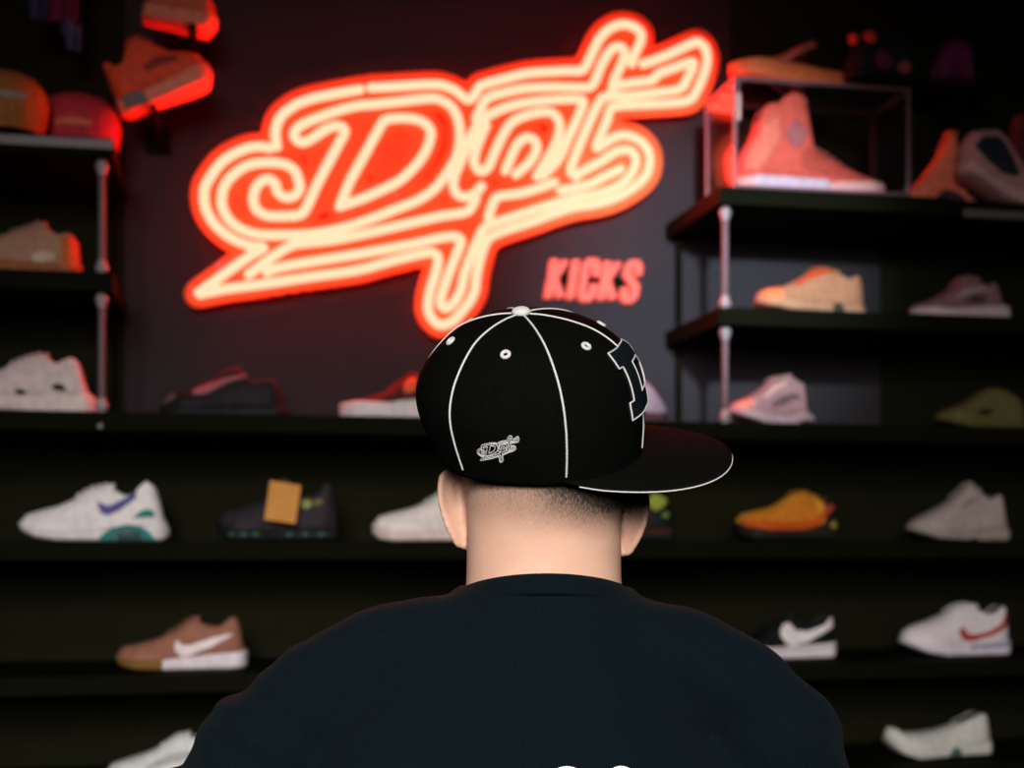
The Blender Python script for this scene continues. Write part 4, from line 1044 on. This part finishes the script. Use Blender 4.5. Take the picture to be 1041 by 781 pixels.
# white print on the back (only the tops of two round shapes show at the frame's bottom edge)
def plc(px, py, d=1.18): return ((px-548)*d/F, 1.5+(HOR-py)*d/F)
bm = bmesh.new()
for (px, py, rx_, rz_) in ((573, 809, 27, 30.5), (628, 809, 23, 29)):
    rings = []
    for rr_ in (1.0, .92, .83, .74):
        ring = []
        for i in range(48):
            a = 2*PI*i/48; x, z = plc(px+math.cos(a)*rx_*rr_, py-math.sin(a)*rz_*rr_)
            hit, nn, idx, dist = sb.ray_cast(Vector((x, -.5, z)), Vector((0, 1, 0)))
            ring.append(bm.verts.new(hit+nn*.0008))
        rings.append(ring)
    for a, b2 in zip(rings[:-1], rings[1:]):
        for i in range(48): bm.faces.new((a[i], a[(i+1) % 48], b2[(i+1) % 48], b2[i]))
pr_ = from_bm('back_print', bm, M_print, shirt); pr_.modifiers.new('s', 'SOLIDIFY').thickness = .0006
# trousers and shoes, below the frame
bm = bmesh.new()
loft(bm, dense([(.78, -.02, .175, -.118, .112, 2.3), (.88, -.02, .172, -.118, .112, 2.3), (.96, -.02, .162, -.105, .102, 2.3)]))
for sx in (-1, 1):
    cone(bm, (-.02+sx*.085, 0, .86), (-.02+sx*.095, .01, .48), .098, .074); cone(bm, (-.02+sx*.095, .01, .48), (-.02+sx*.105, -.02, .13), .074, .062)
link('trousers', remeshed(bm, .006, 4), mat('black_trouser_cloth', (.01, .01, .011), .9, col2=(.013, .013, .014), nscale=200, bump=.3), person)
for sx in (-1, 1):
    ax = -.02+sx*.105
    bm = bmesh.new(); cone(bm, (ax, -.035, .062), (ax+sx*.012, .17, .045), .050, .040, 20); cone(bm, (ax, -.03, .06), (ax, -.02, .12), .05, .046)
    for v in bm.verts: v.co.z = max(v.co.z, .018)
    sh_ = link('shoe', remeshed(bm, .004, 3), mat('black_shoe_leather', (.012, .012, .012), .5, col2=(.015, .015, .015), nscale=50), person)
    bm = bmesh.new(); q = []
    for zz in (0, .03):
        q.append([bm.verts.new((ax+.052*math.cos(a)+ (sx*.012 if math.sin(a) > 0 else 0), .068+.15*math.sin(a), zz)) for a in [2*PI*i/32 for i in range(32)]])
    for i in range(32): bm.faces.new((q[0][i], q[0][(i+1) % 32], q[1][(i+1) % 32], q[1][i]))
    bm.faces.new(q[0][::-1]); bm.faces.new(q[1]); from_bm('sole', bm, shoe_mat((.3, .3, .3)), sh_)

# ---- the worn cap
RX, RY, CH = .0975, .0985, .1265
TILT, ROLL, HEAD = math.radians(23), math.radians(2.0), math.radians(-14)
worn = empty('cap', (0, 0, 0)); worn.parent = person
S = cap_surface(RX, RY, CH, rear=.003, front=.0, taper=.105, flare=.12, deep=.10)
# cap front points to the right; turned slightly away from the camera
Rz = Matrix.Rotation(HEAD, 4, 'Z'); Rx = Matrix.Rotation(TILT, 4, 'X'); Ry = Matrix.Rotation(-ROLL, 4, 'Y')
worn.location = (-.0055, -.014, 1.5795)
worn.rotation_euler = (Ry @ Rx @ Rz).to_euler()
crown, brim = build_cap(worn, S, RX, RY, M_cap, M_white, M_under, M_white, brim_len=.080, droop=.05, curve=.003)
# front letter D: raised felt with white outline
def on_front(sx_, h, off): return S(-sx_/RX, h/S.arc, off)          # sx_: metres to the wearer's right of the front seam
def strip(name, pts, wdt, m, off, parent, surf, n=4, rad=None):
    bm = bmesh.new()
    for pl in pts:
        P_ = smooth_path([(x, y, 0) for x, y in pl], n) if n > 1 else [Vector((x, y, 0)) for x, y in pl]
        dd = []
        for a, b2 in zip(P_[:-1], P_[1:]):
            k = max(1, int((b2-a).length/.002)); dd += [a.lerp(b2, i/k) for i in range(k)]
        dd.append(P_[-1])
        tube(bm, [surf(p.x, p.y, off) for p in dd], rad or wdt/2, 8)
    return from_bm(name, bm, m, parent)
DH0, DH1 = .047, .106
outer = [(.035, DH0), (.035, DH0+.015), (.028, DH0+.015), (.028, DH1-.015), (.035, DH1-.015), (.035, DH1), (-.018, DH1), (-.039, DH1-.014), (-.044, DH1-.024), (-.044, DH0+.024), (-.039, DH0+.014), (-.018, DH0), (.035, DH0)]
inner_ = [(.005, DH0+.017), (.005, DH1-.017), (-.018, DH1-.017), (-.027, DH1-.026), (-.027, DH0+.026), (-.018, DH0+.017), (.005, DH0+.017)]
# felt body: grid cells inside outer, outside inner
def inside(p, poly):
    c = False; j = len(poly)-1
    for i in range(len(poly)):
        if (poly[i][1] > p[1]) != (poly[j][1] > p[1]) and p[0] < (poly[j][0]-poly[i][0])*(p[1]-poly[i][1])/(poly[j][1]-poly[i][1])+poly[i][0]: c = not c
        j = i
    return c
bm = bmesh.new(); st_ = .0010; vd = {}
def gv(i, j, o):
    if (i, j, o) not in vd: vd[(i, j, o)] = bm.verts.new(on_front(i*st_, j*st_, o))
    return vd[(i, j, o)]
cells = set((i, j) for i in range(-48, 42) for j in range(30, 112) if inside(((i+.5)*st_, (j+.5)*st_), outer) and not inside(((i+.5)*st_, (j+.5)*st_), inner_))
for (i, j) in cells:
    bm.faces.new((gv(i, j, .0028), gv(i+1, j, .0028), gv(i+1, j+1, .0028), gv(i, j+1, .0028)))
    for (a, b2, ni, nj) in (((i, j), (i+1, j), i, j-1), ((i+1, j), (i+1, j+1), i+1, j), ((i+1, j+1), (i, j+1), i, j+1), ((i, j+1), (i, j), i-1, j)):
        if (ni, nj) not in cells: bm.faces.new((gv(*a, .0028), gv(*a, 0), gv(*b2, 0), gv(*b2, .0028)))
let = from_bm('letter_patch', bm, M_navy, crown)
strip('letter_outline', [outer, inner_], .0016, M_white, .0028, let, on_front, n=1)
# small script logo on the side: the same line work as the wall sign
lx, lz, lk = 460.0, 175.0, .000080
TH0 = math.radians(-88)
def on_side(x, y, off): return S(TH0+x/RX, .5*0+ (y)/S.arc, off)
LC = (-.0105, .0365)
rot = math.radians(9)
def lp(px, py):
    x, y = (px-lx)*lk, (lz-py)*lk
    return (LC[0]+x*math.cos(rot)-y*math.sin(rot), LC[1]+x*math.sin(rot)+y*math.cos(rot))
strip('side_logo', [[lp(x, y) for x, y in S_] for S_ in STROKES], .0012, M_white, .0004, crown, on_side, n=2, rad=.00036)

# ------------------------------------------------------------------ lights
def area(name, loc, target, size, power, col, spread=180, sy=None):
    l = bpy.data.lights.new(name, 'AREA'); l.shape = 'RECTANGLE'; l.size = size; l.size_y = sy or size; l.energy = power; l.color = col; l.spread = math.radians(spread)
    o = bpy.data.objects.new(name, l); COL.objects.link(o); o.location = loc
    o.rotation_euler = (Vector(target)-Vector(loc)).to_track_quat('-Z', 'Y').to_euler(); return o
def spot(name, loc, target, ang, power, col, blend=.8, rad=.05):
    l = bpy.data.lights.new(name, 'SPOT'); l.spot_size = math.radians(ang); l.spot_blend = blend; l.energy = power; l.color = col; l.shadow_soft_size = rad
    o = bpy.data.objects.new(name, l); COL.objects.link(o); o.location = loc
    o.rotation_euler = (Vector(target)-Vector(loc)).to_track_quat('-Z', 'Y').to_euler(); return o
area('camera_side_softlight', (-1.05, -4.9, 2.35), (-.35, -1.2, .90), 1.3, 20, (1.0, .95, .92), spread=54)  # unseen soft lamp behind the camera, well below the ceiling
spot('front_wall_spotlight', (-.1, -2.75, 2.45), W(712, 285, 0), 21, 500, (.74, .88, 1.0), blend=1.0, rad=.05)  # unseen spot shining almost level onto the grey patch of wall
w = bpy.data.worlds.new('world'); SC.world = w; w.use_nodes = True
w.node_tree.nodes['Background'].inputs[0].default_value = (.02, .02, .02, 1); w.node_tree.nodes['Background'].inputs[1].default_value = .2

SC.view_settings.view_transform = 'Standard'; SC.view_settings.look = 'None'; SC.view_settings.gamma = 1; SC.view_settings.exposure = 0
SC.view_settings.use_curve_mapping = False
SC.cycles.use_denoising = True
SC.cycles.max_bounces = 8; SC.cycles.transparent_max_bounces = 16
